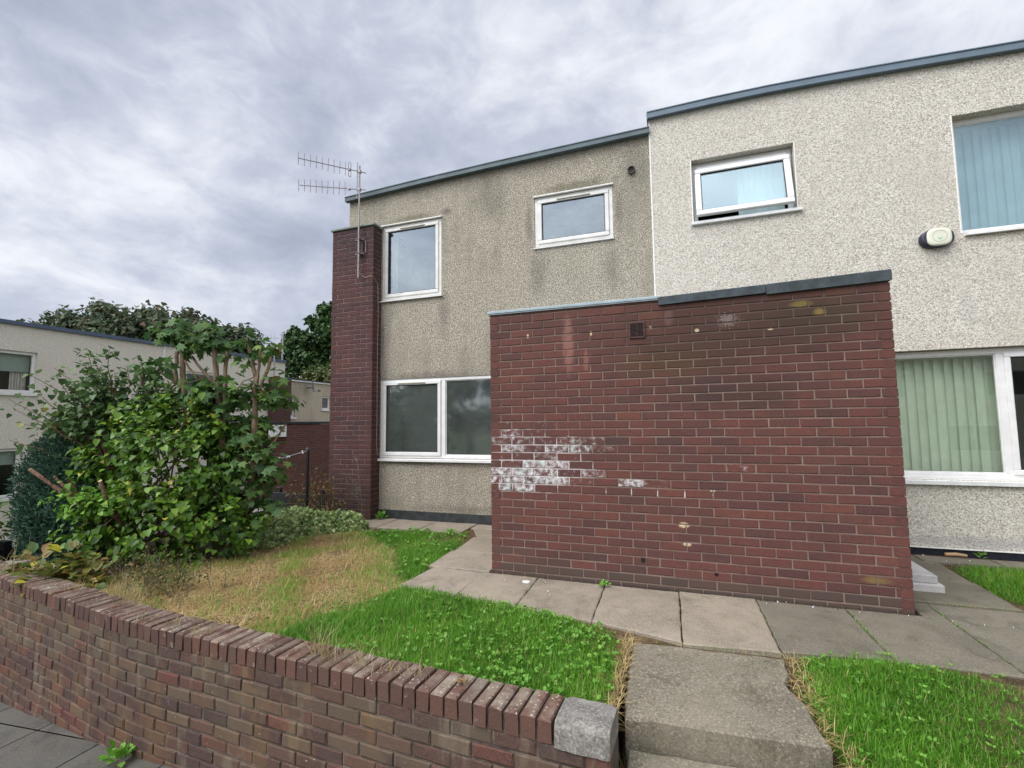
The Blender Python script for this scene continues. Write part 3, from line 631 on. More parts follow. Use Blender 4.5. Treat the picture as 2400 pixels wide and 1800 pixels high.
# the felt edge rises a little towards the right
mb.build('felt_coping', M_FELT, porch)
mb = MB(); mb.bbox(-0.018, 1.634, -0.02, 1.93, 2.508, 2.536, 0.004); mb.bbox(-0.012, 1.634, -0.014, 0.05, 2.498, 2.507, 0.002)
mb.build('edge_trim', M_TRIM, porch)
mb = MB()
mb.bbox(1.372, 1.511, -0.014, 0.02, 2.165, 2.178, 0.002); mb.bbox(1.372, 1.511, -0.014, 0.02, 2.299, 2.312, 0.002)
mb.bbox(1.372, 1.385, -0.014, 0.02, 2.178, 2.299, 0.002); mb.bbox(1.498, 1.511, -0.014, 0.02, 2.178, 2.299, 0.002)
mb.box(1.439, 1.445, -0.010, 0.0, 2.178, 2.299); mb.box(1.380, 1.503, -0.003, 0.01, 2.17, 2.305, 1)
for i in range(10):
    z = 2.181+i*0.0119; mb.add([(1.384,-0.012,z),(1.499,-0.012,z),(1.499,-0.003,z+0.007),(1.384,-0.003,z+0.007),(1.384,-0.012,z+.002),(1.499,-0.012,z+.002)], [(0,1,2,3),(0,4,5,1),(4,3,2,5)])
mb.build('vent_grille', [M_VENTBR, M_GASKET], porch)

# --- garden retaining wall, gently curved in plan
garden_wall = thing('garden_wall', 'low weathered brick retaining wall with brick on edge top along the pavement', 'wall', (-1.4, -2.1, -0.8))
PL = [(-7.2,-1.30),(-5.6,-1.53),(-4.19,-1.735),(-2.99,-1.895),(-1.905,-2.04),(-0.9,-2.09),(-0.1,-2.13),(0.59,-2.168),(1.44,-2.205)]
def catmull(P, t):
    i = min(int(t), len(P)-2); f = t-i
    p0, p1, p2, p3 = P[max(i-1,0)], P[i], P[i+1], P[min(i+2, len(P)-1)]
    return tuple(0.5*((2*p1[c])+(-p0[c]+p2[c])*f+(2*p0[c]-5*p1[c]+4*p2[c]-p3[c])*f*f+(-p0[c]+3*p1[c]-3*p2[c]+p3[c])*f**3) for c in (0,1))
dense = [catmull(PL, i*(len(PL)-1)/800) for i in range(801)]
cum = [0.0]
for a, b in zip(dense, dense[1:]): cum.append(cum[-1]+math.hypot(b[0]-a[0], b[1]-a[1]))
TOT = cum[-1]
def along(s):
    s = min(max(s, 0), TOT); i = int(np.searchsorted(cum, s)); i = min(max(i, 1), 800)
    f = (s-cum[i-1])/(cum[i]-cum[i-1]+1e-9); a, b = dense[i-1], dense[i]
    t = Vector((b[0]-a[0], b[1]-a[1], 0)).normalized()
    return Vector((a[0]+(b[0]-a[0])*f, a[1]+(b[1]-a[1])*f, 0)), t
mb = MB(); TOPZ = 0.06
Hc = 0.079
for k in range(13):
    zt = TOPZ-0.112-k*Hc; s = TOT-(0.0 if k % 2 else 0.112)
    first = True
    while s > 0:
        l = 0.225 if not (first and k % 2) else 0.225
        s0 = s-l
        p, t = along(s-l/2); n = Vector((t.y, -t.x, 0))
        a0 = p - t*(l/2)
        tint = random.random(); e = random.choice([0]*14+[0.16, 0.24, 0.3])
        mb.brick(a0+Vector((0,0,zt-Hc+0.010)), t, n, Vector((0,0,1)), l-0.010, Hc-0.010, 0.09, 0, (tint, e, random.choice((0,0,0.2,0.5,0.8)) if k < 5 else random.choice((0,0,0,.3)), 1), 0.006, 0.003)
        s = s0; first = False
    if k % 2 == 0:
        p, t = along(TOT-0.056); n = Vector((t.y, -t.x, 0))
        mb.brick(p-t*0.056+Vector((0,0,zt-Hc+0.010)), t, n, Vector((0,0,1)), 0.102, Hc-0.010, 0.09, 0, (random.random(), 0, 0.2, 1), 0.006, 0.003)
# end face bricks
p, t = along(TOT)
for k in range(8):
    zt = TOPZ-0.112-k*Hc
    mb.brick(p+Vector((0,0.005,zt-Hc+0.01)), (0,1,0), (1,0,0), (0,0,1), 0.21, Hc-0.01, 0.05, 0, (random.random(), 0, 0.3, 1), 0.006, 0.003)
# mortar core following the curve
N = 60; vs = []; fs = []
for i in range(N+1):
    p, t = along(TOT*i/N); n = Vector((t.y, -t.x, 0))
    a = p-n*0.008; b = p-n*0.215
    if i == N: a -= t*0.006; b -= t*0.006
    vs += [a+Vector((0,0,-1.3)), a+Vector((0,0,TOPZ-0.10)), b+Vector((0,0,TOPZ-0.10)), b+Vector((0,0,-1.3))]
for i in range(N):
    q = i*4
    for k in range(3): fs.append((q+k, q+4+k, q+5+k, q+1+k))
fs += [(N*4, N*4+1, N*4+2, N*4+3)]
mb.add(vs, fs, 1)
mb.build('brickwork', [M_WALL, M_MORTAR_WALL], garden_wall)
# brick-on-edge coping
mb = MB(); s = TOT-0.262; i = 0
PIT = 0.0815
while s > 0.1:
    p, t = along(s-PIT/2); n = Vector((t.y, -t.x, 0))
    zj = TOPZ+random.uniform(-.004, .003)
    w_ = PIT-random.choice((0.010, 0.012, 0.014))
    pos = p - t*(w_/2) + n*(0.004+random.uniform(-.003,.003)) 
    # outer (top) face points up: u along the wall, wv across the wall inwards
    rot = random.uniform(-.02, .02); tt = (t+n*rot).normalized(); nn = Vector((tt.y,-tt.x,0))
    mb.brick(pos+Vector((0,0,zj)), tt, (0,0,1), -nn, w_, 0.222, 0.104, 0, (random.random(), random.random(), 0.0 if random.random() < .8 else .6, 1), random.uniform(0.006, 0.011), 0.0035)
    s -= PIT; i += 1
# bedding under and between the bricks
vs = []; fs = []
for i in range(N+1):
    p, t = along((TOT-0.27)*i/N); n = Vector((t.y, -t.x, 0)); a = p-n*0.012; b = p-n*0.205
    vs += [a+Vector((0,0,TOPZ-0.11)), a+Vector((0,0,TOPZ-0.022)), b+Vector((0,0,TOPZ-0.022)), b+Vector((0,0,TOPZ-0.11))]
for i in range(N):
    q = i*4
    for k in range(3): fs.append((q+k, q+4+k, q+5+k, q+1+k))
mb.add(vs, fs, 1)
mb.build('coping', [M_COPING, M_MORTAR_WALL], garden_wall)
# concrete end block with a rounded front arris
mb = MB(); p, t = along(TOT-0.13); n = Vector((t.y, -t.x, 0))
M_BLOCK_END = M_BLOCK
prof = [(0.010,-0.115),(0.012,-0.05),(0.008,-0.022),(-0.006,-0.004),(-0.03,0.004),(-0.12,0.006),(-0.20,0.004),(-0.218,-0.004),(-0.224,-0.02),(-0.226,-0.115)]
vs = []; ns = 9
for j in range(ns):
    f = -0.5+j/(ns-1); ins = 0.006 if j in (0, ns-1) else 0
    for (d, z) in prof:
        vs.append(p+t*(f*0.252)+n*(d-(ins if d > -0.1 else -ins)+random.uniform(-.002,.002))+Vector((0,0,TOPZ+z-(ins if z > -0.1 else 0)+random.uniform(-.002,.002))))
m_ = len(prof); fs = [(j*m_+k, (j+1)*m_+k, (j+1)*m_+k+1, j*m_+k+1) for j in range(ns-1) for k in range(m_-1)]
fs += [tuple(range(m_))[::-1], tuple((ns-1)*m_+k for k in range(m_))]
mb.add(vs, fs)
mb.build('end_block', M_BLOCK, garden_wall)

# --- boundary return wall and fence beyond the bush
rw = thing('boundary_wall', 'low brick side wall with grey stone top at the far left behind the cypress', 'wall', (-4.9,-0.9,0))
mb = MB(); courses(mb, (-4.80, -1.42, 0), (0,1,0), (1,0,0), 3.4, 6, -0.5, 0, None, None, 0.08); mb.box(-4.99, -4.806, -1.42, 1.98, -1.4, -0.055, 1)
mb.build('brickwork', [M_WALL, M_MORTAR_WALL], rw)
mb = MB(); mb.bbox(-5.02, -4.78, -1.44, 1.98, -0.05, 0.015, 0.008); mb.build('coping', M_BLOCK, rw)
fp = thing('board_fence', 'black boarded fence standing behind the low side wall at the far left', 'fence', (-5.4,-0.4,0))
mb = MB()
for i in range(4): mb.bbox(-5.62, -5.59, -1.3, 3.2, -0.62+i*0.17, -0.47+i*0.17, 0.003)
mb.build('boards', M_BLACK, fp)
for y in (-1.1, 0.6, 2.2): mb = MB(); mb.bbox(-5.66, -5.57, y, y+0.08, -1.4, 0.12, 0.004); mb.build('post', M_BLACK, fp)

# ------------------------------------------------------------------ houses
def wall_front(mb, x0, x1, z0, z1, holes, y, rev, mat=0, ztop=None):
    """wall in the plane y facing -y with openings and their reveals. ztop(x) gives a sloping head"""
    zt = ztop or (lambda x: z1)
    xs = sorted({x0, x1, *[h[0] for h in holes], *[h[1] for h in holes]}); xs = [x for x in xs if x0 <= x <= x1]
    zs = sorted({z0, z1, *[h[2] for h in holes], *[h[3] for h in holes]})
    for i in range(len(xs)-1):
        for j in range(len(zs)-1):
            cx, cz = (xs[i]+xs[i+1])/2, (zs[j]+zs[j+1])/2
            if any(h[0] < cx < h[1] and h[2] < cz < h[3] for h in holes): continue
            top = j == len(zs)-2
            a, b, c, d = (xs[i], y, zs[j]), (xs[i+1], y, zs[j]), (xs[i+1], y, zt(xs[i+1]) if top else zs[j+1]), (xs[i], y, zt(xs[i]) if top else zs[j+1])
            mb.add([a, b, c, d], [(0,1,2,3)], mat)
    for (a, b, c, d) in holes:
        a_, b_ = max(a, x0), min(b, x1)
        mb.add([(a_,y,c),(b_,y,c),(b_,y+rev,c),(a_,y+rev,c)], [(0,3,2,1)], mat)
        mb.add([(a_,y,d),(b_,y,d),(b_,y+rev,d),(a_,y+rev,d)], [(0,1,2,3)], mat)
        mb.add([(a_,y,c),(a_,y,d),(a_,y+rev,d),(a_,y+rev,c)], [(0,3,2,1)], mat)
        mb.add([(b_,y,c),(b_,y,d),(b_,y+rev,d),(b_,y+rev,c)], [(0,1,2,3)], mat)
def frame_ring(mb, x0, x1, z0, z1, w_, y0, y1, c=0.004, mat=0):
    mb.bbox(x0, x1, y0, y1, z1-w_, z1, c, mat); mb.bbox(x0, x1, y0, y1, z0, z0+w_, c, mat)
    mb.bbox(x0, x0+w_, y0, y1, z0+w_+.0003, z1-w_-.0003, c, mat); mb.bbox(x1-w_, x1, y0, y1, z0+w_+.0003, z1-w_-.0003, c, mat)
def pane(name, x0, x1, z0, z1, y, mat, parent):
    mb = MB(); mb.box(x0, x1, y, y+0.006, z0, z1); return mb.build(name, mat, parent)
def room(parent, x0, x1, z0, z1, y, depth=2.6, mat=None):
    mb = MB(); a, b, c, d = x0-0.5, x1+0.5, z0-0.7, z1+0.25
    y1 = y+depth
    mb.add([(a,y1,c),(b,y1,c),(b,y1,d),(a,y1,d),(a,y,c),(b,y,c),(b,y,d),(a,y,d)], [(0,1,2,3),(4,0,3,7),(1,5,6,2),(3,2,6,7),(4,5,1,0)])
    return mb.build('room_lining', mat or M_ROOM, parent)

# --- left (end) house
hl = thing('terraced_house', 'end terraced house with grubby brown roughcast and dark brick corner pier', 'house', (-0.9, 2.0, -0.05))
YL = 1.97
holesL = [(-2.66,-1.59,3.385,4.595), (-0.087,1.025,3.912,4.64), (-2.67,-0.25,0.887,2.108)]
ztl = lambda x: 5.115+0.045*(x+3.35)/2.7 if x < -0.64 else 5.16+0.03*(x+0.64)/2.1
mb = MB()
wall_front(mb, -3.31, 1.545, 0.10, 5.15, holesL, YL, 0.10, 0, lambda x: ztl(x)+0.06)
mb.add([(-3.31,YL,-0.05),(-3.31,9.5,-0.05),(-3.31,9.5,5.16),(-3.31,YL,5.16)], [(0,3,2,1)][::-1])
mb.add([(-3.31,9.5,-0.05),(1.545,9.5,-0.05),(1.545,9.5,5.16),(-3.31,9.5,5.16)], [(0,3,2,1)])
mb.build('wall', M_ROUGH_OLD, hl)
mb = MB(); mb.box(-3.30, 1.545, 1.955, 2.2, -0.06, 0.098); mb.build('plinth', M_DPC, hl)
mb = MB()
def ribbon(mb, pts, h, y0, y1, mat=0, lip=0.0):
    vs = []
    for (x, z) in pts: vs += [(x,y0,z-h),(x,y0,z),(x,y1,z),(x,y1,z-h)]
    n = len(pts); fs = []
    for i in range(n-1):
        q = i*4
        for k in range(4): k2 = (k+1) % 4; fs.append((q+k, q+4+k, q+4+k2, q+k2))
    fs += [(0,1,2,3), (n*4-1, n*4-2, n*4-3, n*4-4)]
    mb.add(vs, fs, mat)
PF = [(-3.345,5.185),(-1.9,5.24),(-0.64,5.273),(0.5,5.294),(1.545,5.311)]
ribbon(mb, PF, 0.073, 1.885, 1.96); ribbon(mb, [(a, b+0.004) for a, b in PF], 0.012, 1.875, 9.6)
for xj in (-1.62, 0.02): ribbon(mb, [(xj-0.03, np.interp(xj, [p[0] for p in PF], [p[1] for p in PF])+0.002), (xj+0.03, np.interp(xj, [p[0] for p in PF], [p[1] for p in PF])+0.003)], 0.076, 1.882, 1.9)
mb.build('fascia', M_FASCIA, hl)
mb = MB(); mb.add([(-3.34,1.96,5.17),(1.54,1.96,5.28),(1.54,9.55,5.28),(-3.34,9.55,5.17)], [(0,1,2,3)]); mb.build('roof', M_FELT_DARK, hl)
# corner pier
mb = MB()
courses(mb, (-3.457, 1.75, 0), (1,0,0), (0,-1,0), 0.787, 62, -0.10, 0, None, None, 0.09)
courses(mb, (-2.670, 1.752, 0), (0,1,0), (1,0,0), 0.215, 62, -0.10, 1, None, None, 0.06, L=0.25)
mb.box(-3.451, -2.676, 1.756, 2.6, -0.1, 4.548, 1)
courses(mb, (-3.457, 2.6, 0), (0,-1,0), (-1,0,0), 0.85, 62, -0.10, 0, None, None, 0.06)
pier = mb.build('brick_pier', [M_PIER, M_MORTAR_PIER], hl)
mb = MB(); mb.bbox(-3.485, -2.645, 1.725, 2.7, 4.552, 4.588, 0.006); mb.build('pier_cap', plain('pier_cap_felt', (0.19, 0.215, 0.19), 0.7, 9, 0.2), pier)

def window(parent, x0, x1, z0, z1, y, sashes, fixed=(), mulls=(), mat=M_UPVC, glass=M_GLASS, sill=None, head=None, vents=(), fw=0.05):
    """y = outer face of the frame"""
    mb = MB(); frame_ring(mb, x0, x1, z0, z1, fw, y, y+0.065)
    for xm in mulls: mb.bbox(xm-0.033, xm+0.033, y, y+0.065, z0+fw, z1-fw, 0.004)
    if head: mb.bbox(x0-0.015, x1+0.02, y-0.045, y+0.02, z1+0.002, z1+0.022, 0.003)
    wf = mb.build('window', mat, parent)
    for (a, b) in sashes:
        mb = MB(); frame_ring(mb, a, b, z0+fw-0.012, z1-fw+0.012, 0.056, y-0.016, y+0.03, 0.007)
        frame_ring(mb, a+0.056, b-0.056, z0+fw+0.044, z1-fw-0.044, 0.010, y-0.004, y+0.02, 0.003, 1)
        mb.build('sash', [mat, M_GASKET], wf)
        pane('pane', a+0.058, b-0.058, z0+fw+0.046, z1-fw-0.046, y+0.012, glass, wf)
    for (a, b) in fixed:
        mb = MB(); frame_ring(mb, a, b, z0+fw, z1-fw, 0.012, y+0.012, y+0.03, 0.003); mb.build('bead', mat, wf)
        pane('pane', a+0.010, b-0.010, z0+fw+0.010, z1-fw-0.010, y+0.022, glass, wf)
    for (a, b) in vents:
        mb = MB(); mb.bbox(a, b, y-0.03, y-0.012, z1-fw-0.028, z1-fw-0.012, 0.003); mb.build('trickle_vent', M_VENT, wf)
    if sill:
        a, b, pr, h = sill; mb = MB()
        vs = []
        for x in (a, b): vs += [(x, y+0.05, z0+0.004), (x, y-pr, z0-0.016), (x, y-pr, z0-h), (x, y-pr+0.012, z0-h-0.002), (x, y+0.05, z0-0.02)]
        mb.add(vs, [(0,1,6,5),(1,2,7,6),(2,3,8,7),(3,4,9,8),(0,4,3,2,1),(5,6,7,8,9)]); mb.build('sill', M_SILL, wf)
    return wf
YF = YL+0.012
window(hl, -2.66, -1.59, 3.385, 4.595, YF, [(-2.61,-1.64)], mat=M_UPVC_OLD, sill=(-2.745,-1.565,0.055,0.034), head=True, vents=[(-2.32,-1.88)])
window(hl, -0.087, 1.025, 3.912, 4.64, YF, [(-0.037,0.975)], mat=M_UPVC_OLD, sill=(-0.10,1.035,0.04,0.03), head=True, vents=[(0.25,0.72)])
window(hl, -2.67, -0.25, 0.887, 2.108, YF, [(-2.62,-1.60)], fixed=[(-1.53,-0.30)], mulls=(-1.565,), mat=M_UPVC, glass=M_GLASS_SMEAR, sill=(-2.745,-0.02,0.07,0.045), vents=[(-2.35,-1.86)])
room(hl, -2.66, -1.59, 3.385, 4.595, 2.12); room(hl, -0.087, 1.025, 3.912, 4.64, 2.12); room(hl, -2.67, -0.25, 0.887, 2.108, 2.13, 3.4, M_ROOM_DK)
# narrow strips of curtain left behind the panes
mb = MB()
for i in range(8):
    x = -2.585+i*0.012; mb.box(x, x+0.008, 2.16+0.012*math.sin(i*1.9), 2.166+0.012*math.sin(i*1.9), 3.45, 4.5)
mb.build('curtain', M_CURTAIN, hl)
# flue stub
mb = MB()
ring = [(1.29+0.052*math.cos(a), 4.795+0.052*math.sin(a)) for a in np.linspace(0, 2*math.pi, 21)[:-1]]
inner = [(1.29+0.040*math.cos(a), 4.795+0.040*math.sin(a)) for a in np.linspace(0, 2*math.pi, 21)[:-1]]
vs = [(x,1.93,z) for x,z in ring]+[(x,1.985,z) for x,z in ring]+[(x,1.93,z) for x,z in inner]+[(x,1.985,z) for x,z in inner]
fs = []
for k in range(20):
    k2 = (k+1) % 20; fs += [(k,k2,20+k2,20+k), (40+k,k,k2,40+k2)[::-1] if False else (k,40+k,40+k2,k2), (40+k,60+k,60+k2,40+k2)]
mb.add(vs, fs); mb.add([(x,1.962,z) for x,z in inner], [tuple(range(20))[::-1]], 1)
for dz_ in (-0.02, 0.0, 0.02): mb.box(1.255, 1.325, 1.944, 1.949, 4.793+dz_, 4.797+dz_)
mb.build('flue_pipe', [M_PIPE, M_GASKET], hl)

# --- right house
hr = thing('terraced_house', 'terraced house with clean pale roughcast and vertical blinds, on the right', 'house', (5.2, 2.0, -0.05))
YR = 1.935
holesR = [(2.044,3.205,3.935,4.765), (4.742,6.25,3.40,4.735), (3.55,6.3,0.755,2.15)]
mb = MB()
PFR = [(1.525,5.508),(2.3,5.517),(2.959,5.511),(3.6,5.489),(4.229,5.457),(5.375,5.392),(6.2,5.34),(8.6,5.22)]
wall_front(mb, 1.545, 8.5, 0.045, 5.30, holesR, YR, 0.14, 0, lambda x: float(np.interp(x, [p[0] for p in PFR], [p[1] for p in PFR]))-0.03)
mb.add([(1.545,YR,5.0),(1.545,9.5,5.0),(1.545,9.5,5.47),(1.545,YR,5.47)], [(0,3,2,1)]); mb.add([(1.545,9.5,-.05),(8.5,9.5,-.05),(8.5,9.5,5.2),(1.545,9.5,5.4)], [(3,2,1,0)])
mb.add([(8.5,YR,-.05),(8.5,9.5,-.05),(8.5,9.5,5.2),(8.5,YR,5.2)], [(0,1,2,3)])
mb.add([(1.545,YR,3.0),(1.545,YR,5.47),(1.545,YL+0.02,5.47),(1.545,YL+0.02,3.0)], [(0,1,2,3)])
mb.add([(1.55,YR,0.045),(8.5,YR,0.045),(8.5,YR+.06,0.045),(1.55,YR+.06,0.045)], [(3,2,1,0)])
mb.build('wall', M_ROUGH_NEW, hr)
mb = MB(); mb.bbox(1.532, 1.551, YR-0.006, YR+0.04, 2.6, 5.44, 0.003); mb.build('corner_bead', M_BEAD, hr)
for q in ((2.03,2.043,3.935,4.77),(3.206,3.217,3.935,4.77),(4.729,4.741,3.40,4.74),(1.55,8.5,0.034,0.046)): mb = MB(); mb.box(q[0],q[1],YR-.004,YR+.012,q[2],q[3]); mb.build('render_bead', M_BEAD, hr)
mb = MB(); ribbon(mb, PFR, 0.082, 1.868, 1.926); ribbon(mb, [(a, b+0.004) for a, b in PFR], 0.012, 1.858, 9.6)
ribbon(mb, [(1.515,5.505),(1.53,5.509)], 0.10, 1.862, 3.2); mb.build('fascia', M_FASCIA_B, hr)
mb = MB(); mb.add([(1.53,1.93,5.49),(3,1.93,5.49),(8.5,1.93,5.21),(8.5,9.55,5.21),(3,9.55,5.49),(1.53,9.55,5.49)], [(0,1,2,3,4,5)]); mb.build('roof', M_FELT_DARK, hr)
mb = MB(); mb.box(3.36, 8.5, 1.955, 2.2, -0.06, 0.036); mb.build('plinth', M_DPC_BLUE, hr)
YRF = YR+0.115
# open top-hung window
a, b, c, d = 2.05, 3.20, 3.94, 4.76
mb = MB(); frame_ring(mb, a, b, c, d, 0.055, YRF, YRF+0.06); mb.bbox(a+.056, b-.056, YRF-0.03, YRF+0.02, d-0.10, d-0.057, 0.004)
wo = mb.build('window', M_UPVC, hr)
def hinge(o, x, y, z, ang):
    o.data.transform(Matrix.Translation((x,y,z)) @ Matrix.Rotation(ang, 4, 'X') @ Matrix.Translation((-x,-y,-z)))
HY, HZ, HA = YRF-0.035, d-0.10, R(-13)
mb = MB(); frame_ring(mb, a+0.03, b-0.03, c+0.03, d-0.095, 0.07, HY-0.02, HY+0.035, 0.008); frame_ring(mb, a+0.10, b-0.10, c+0.10, d-0.165, 0.009, HY-0.006, HY+0.02, 0.003, 1)
o = mb.build('sash', [M_UPVC, M_GASKET], wo); hinge(o, 0, HY, HZ, HA)
o = pane('pane', a+0.10, b-0.10, c+0.10, d-0.165, HY+0.008, M_GLASS_BLUE, wo); hinge(o, 0, HY, HZ, HA)
mb = MB(); mb.bbox(2.02, 3.255, YR-0.045, YRF+0.02, 3.895, 3.934, 0.004); mb.build('sill', M_SILL, wo)
M_BLIND_B = plain('grey_blue_fabric_slat', (0.56, 0.60, 0.60), 0.8, 8, 0.05)
def blinds(parent, x0, x1, z0, z1, y, n, ang, mat=None):
    mb = MB()
    for i in range(n):
        cx = x0+(x1-x0)*(i+0.5)/n; hw = (x1-x0)/n*0.74; dx, dy = hw*math.cos(ang), hw*math.sin(ang)
        t_ = random.uniform(-.10,.10); dx, dy = hw*math.cos(ang+t_), hw*math.sin(ang+t_)
        mb.add([(cx-dx,y-dy,z0),(cx,y+0.006,z0),(cx+dx,y+dy,z0),(cx-dx,y-dy,z1),(cx,y+.006,z1),(cx+dx,y+dy,z1)], [(0,1,4,3),(1,2,5,4)])
    mb.bbox(x0, x1, y-0.02, y+0.02, z1, z1+0.03, 0.003)
    return mb.build('vertical_blind', mat or M_BLIND, parent)
blinds(wo, 2.62, 3.12, 3.98, 4.70, YRF+0.16, 7, R(14), M_BLIND_B)
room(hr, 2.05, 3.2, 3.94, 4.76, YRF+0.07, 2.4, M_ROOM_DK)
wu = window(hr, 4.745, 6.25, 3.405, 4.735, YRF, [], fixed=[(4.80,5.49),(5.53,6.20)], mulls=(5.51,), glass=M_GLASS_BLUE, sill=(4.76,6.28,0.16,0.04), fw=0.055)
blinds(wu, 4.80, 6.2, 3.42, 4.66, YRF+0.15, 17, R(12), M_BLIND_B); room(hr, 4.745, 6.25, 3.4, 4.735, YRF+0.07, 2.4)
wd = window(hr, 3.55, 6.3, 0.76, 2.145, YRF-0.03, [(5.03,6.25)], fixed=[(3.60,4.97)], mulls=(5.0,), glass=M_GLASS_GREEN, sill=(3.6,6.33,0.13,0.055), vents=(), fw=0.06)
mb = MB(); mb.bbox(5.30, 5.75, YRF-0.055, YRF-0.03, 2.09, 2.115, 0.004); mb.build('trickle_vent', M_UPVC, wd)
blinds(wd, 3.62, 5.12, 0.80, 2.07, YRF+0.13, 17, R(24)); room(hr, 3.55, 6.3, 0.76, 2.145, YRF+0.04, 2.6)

# ------------------------------------------------------------------ alarm box
al = thing('alarm_box', 'cream and navy burglar alarm box high on the pale roughcast wall', 'alarm box', (4.50, YR, 3.365))
def lozenge(mb, cx, cz, hw, hh, y0, y1, n=28, p=2.6, mat=0, c=0.012, xclip=None):
    ring = []
    for k in range(n):
        a_ = 2*math.pi*k/n; ca, sa = math.cos(a_), math.sin(a_)
        x = cx+hw*math.copysign(abs(ca)**(2/p), ca); z = cz+hh*math.copysign(abs(sa)**(2/p), sa)
        if xclip: x = min(max(x, xclip[0]), xclip[1])
        ring.append((x, z))
    def rr(k, y): return [(cx+(x-cx)*k, y, cz+(z-cz)*k) for x, z in ring]
    vs = rr(1, y0)+rr(1, y1+c)+rr(1-c/hw*0.8, y1+c*0.25)+rr(1-c/hw*2.2, y1)
    fs = [tuple(range(3*n, 4*n))]
    for l in range(3):
        for k in range(n): k2 = (k+1) % n; fs.append((l*n+k, l*n+k2, (l+1)*n+k2, (l+1)*n+k))
    mb.add(vs, fs, mat)
mb = MB(); lozenge(mb, 4.50, 3.365, 0.148, 0.098, YR, YR-0.075); mb.build('back_housing', M_NAVY, al, True)
mb = MB(); lozenge(mb, 4.508, 3.368, 0.110, 0.096, YR, YR-0.095, p=3.2); al_c = mb.build('cover', M_CREAM, al)
mb = MB()
n = 28
for k in range(n):
    a0, a1 = 2*math.pi*k/n, 2*math.pi*(k+1)/n
    mb.add([(4.508+r_*math.cos(q), YR-0.0965, 3.372+r_*math.sin(q)) for r_, q in ((0.060,a0),(0.060,a1),(0.0655,a1),(0.0655,a0))], [(0,1,2,3)])
mb.build('ring', M_CREAM_D, al_c)
mb = MB(); y = YR-0.0972
for q in ([(-.022,.0),(-.008,-.016),(-.004,-.008),(-.012,.002)], [(-.008,-.016),(0,-.026),(.008,-.016),(0,-.004)], [(.008,-.016),(.022,.0),(.012,.002),(.004,-.008)]):
    mb.add([(4.508+x_, y, 3.357+z_) for x_, z_ in q], [(0,1,2,3)])
mb.build('emblem', M_GREEN, al_c)

# ------------------------------------------------------------------ television aerials
def aerial(label, mast, booms, cat='aerial', r=0.013, cable=None, group=None, elem=0.10, brackets=()):
    t = thing('tv_aerial', label, cat, mast[0], group)
    mb = MB(); mb.tube(mast, r, 8); mb.build('mast', M_STEEL, t)
    for bi, (p, q, ne, loop) in enumerate(booms):
        p, q = Vector(p), Vector(q); mb = MB(); d = (q-p).normalized(); back = p-d*0.10
        mb.tube([back, q], 0.008 if r > 0.011 else r*0.7, 6)
        L = (q-p).length
        for i in range(ne):
            f = 0.24+0.76*i/(ne-1); c = p+(q-p)*f; e = elem*(1.08-0.10*i/(ne-1))*random.uniform(0.94, 1.05); tl = random.uniform(-.006, .006)
            mb.tube([c+Vector((tl,0,-e)), c+Vector((-tl,0,e))], 0.0055 if r > 0.011 else r*0.55, 5)
        c = p+(q-p)*0.17; s_ = d*0.018; e = elem*1.15
        if loop:
            pts = [c-s_+Vector((0,0,-e)), c-s_+Vector((0,0,e)), c+s_+Vector((0,0,e)), c+s_+Vector((0,0,-e)), c-s_+Vector((0,0,-e))]
            mb.tube(pts, 0.0065 if r > 0.011 else r*0.55, 5)
        c2 = p+d*0.035
        mb.tube([c2+Vector((0,0,-elem*1.45)), c2+Vector((0,0,elem*1.45))], 0.0075 if r > 0.011 else r*0.6, 5)
        mb.bbox(c.x-0.018, c.x+0.018, c.y-0.018, c.y+0.018, c.z-0.022, c.z+0.012, 0.004)
        mb.bbox(p.x-0.024, p.x+0.024, p.y-0.024, p.y+0.024, p.z-0.026, p.z+0.026, 0.004)
        mb.build('boom', M_STEEL, t)
    return t
ta = aerial('tall two tiered metal television aerial on a pole clamped to the brick pier', [(-2.895,1.675,3.70),(-2.899,1.68,5.54)],
       [((-2.899,1.68,5.44),(-3.53,1.045,5.452),9,True), ((-2.899,1.68,5.145),(-3.70,1.24,5.152),9,False)])
mb = MB()
for z in (4.33, 4.10): mb.bbox(-2.98, -2.81, 1.70, 1.712, z-0.012, z+0.012, 0.002); mb.bbox(-2.915, -2.875, 1.655, 1.752, z-0.010, z+0.010, 0.002)
for x in (-2.868, -2.80): mb.bbox(x-0.009, x+0.009, 1.722, 1.750, 4.11, 4.32, 0.003)
mb.build('wall_bracket', M_STEEL_RUST, ta)
mb = MB()
mb.tube([(-2.885,1.66,5.40),(-2.872,1.655,5.0),(-2.88,1.655,4.5),(-2.876,1.66,4.0),(-2.885,1.665,3.80),(-2.86,1.73,3.745),(-2.80,1.742,3.715),(-2.74,1.742,3.735),(-2.69,1.742,3.725),(-2.664,1.78,3.70),(-2.662,1.86,3.62),(-2.662,1.88,3.2),(-2.664,1.872,2.4),(-2.662,1.878,1.5),(-2.664,1.872,1.1),(-2.66,1.90,0.93)], 0.0052, 6)
mb.build('cable', M_CABLE, ta)

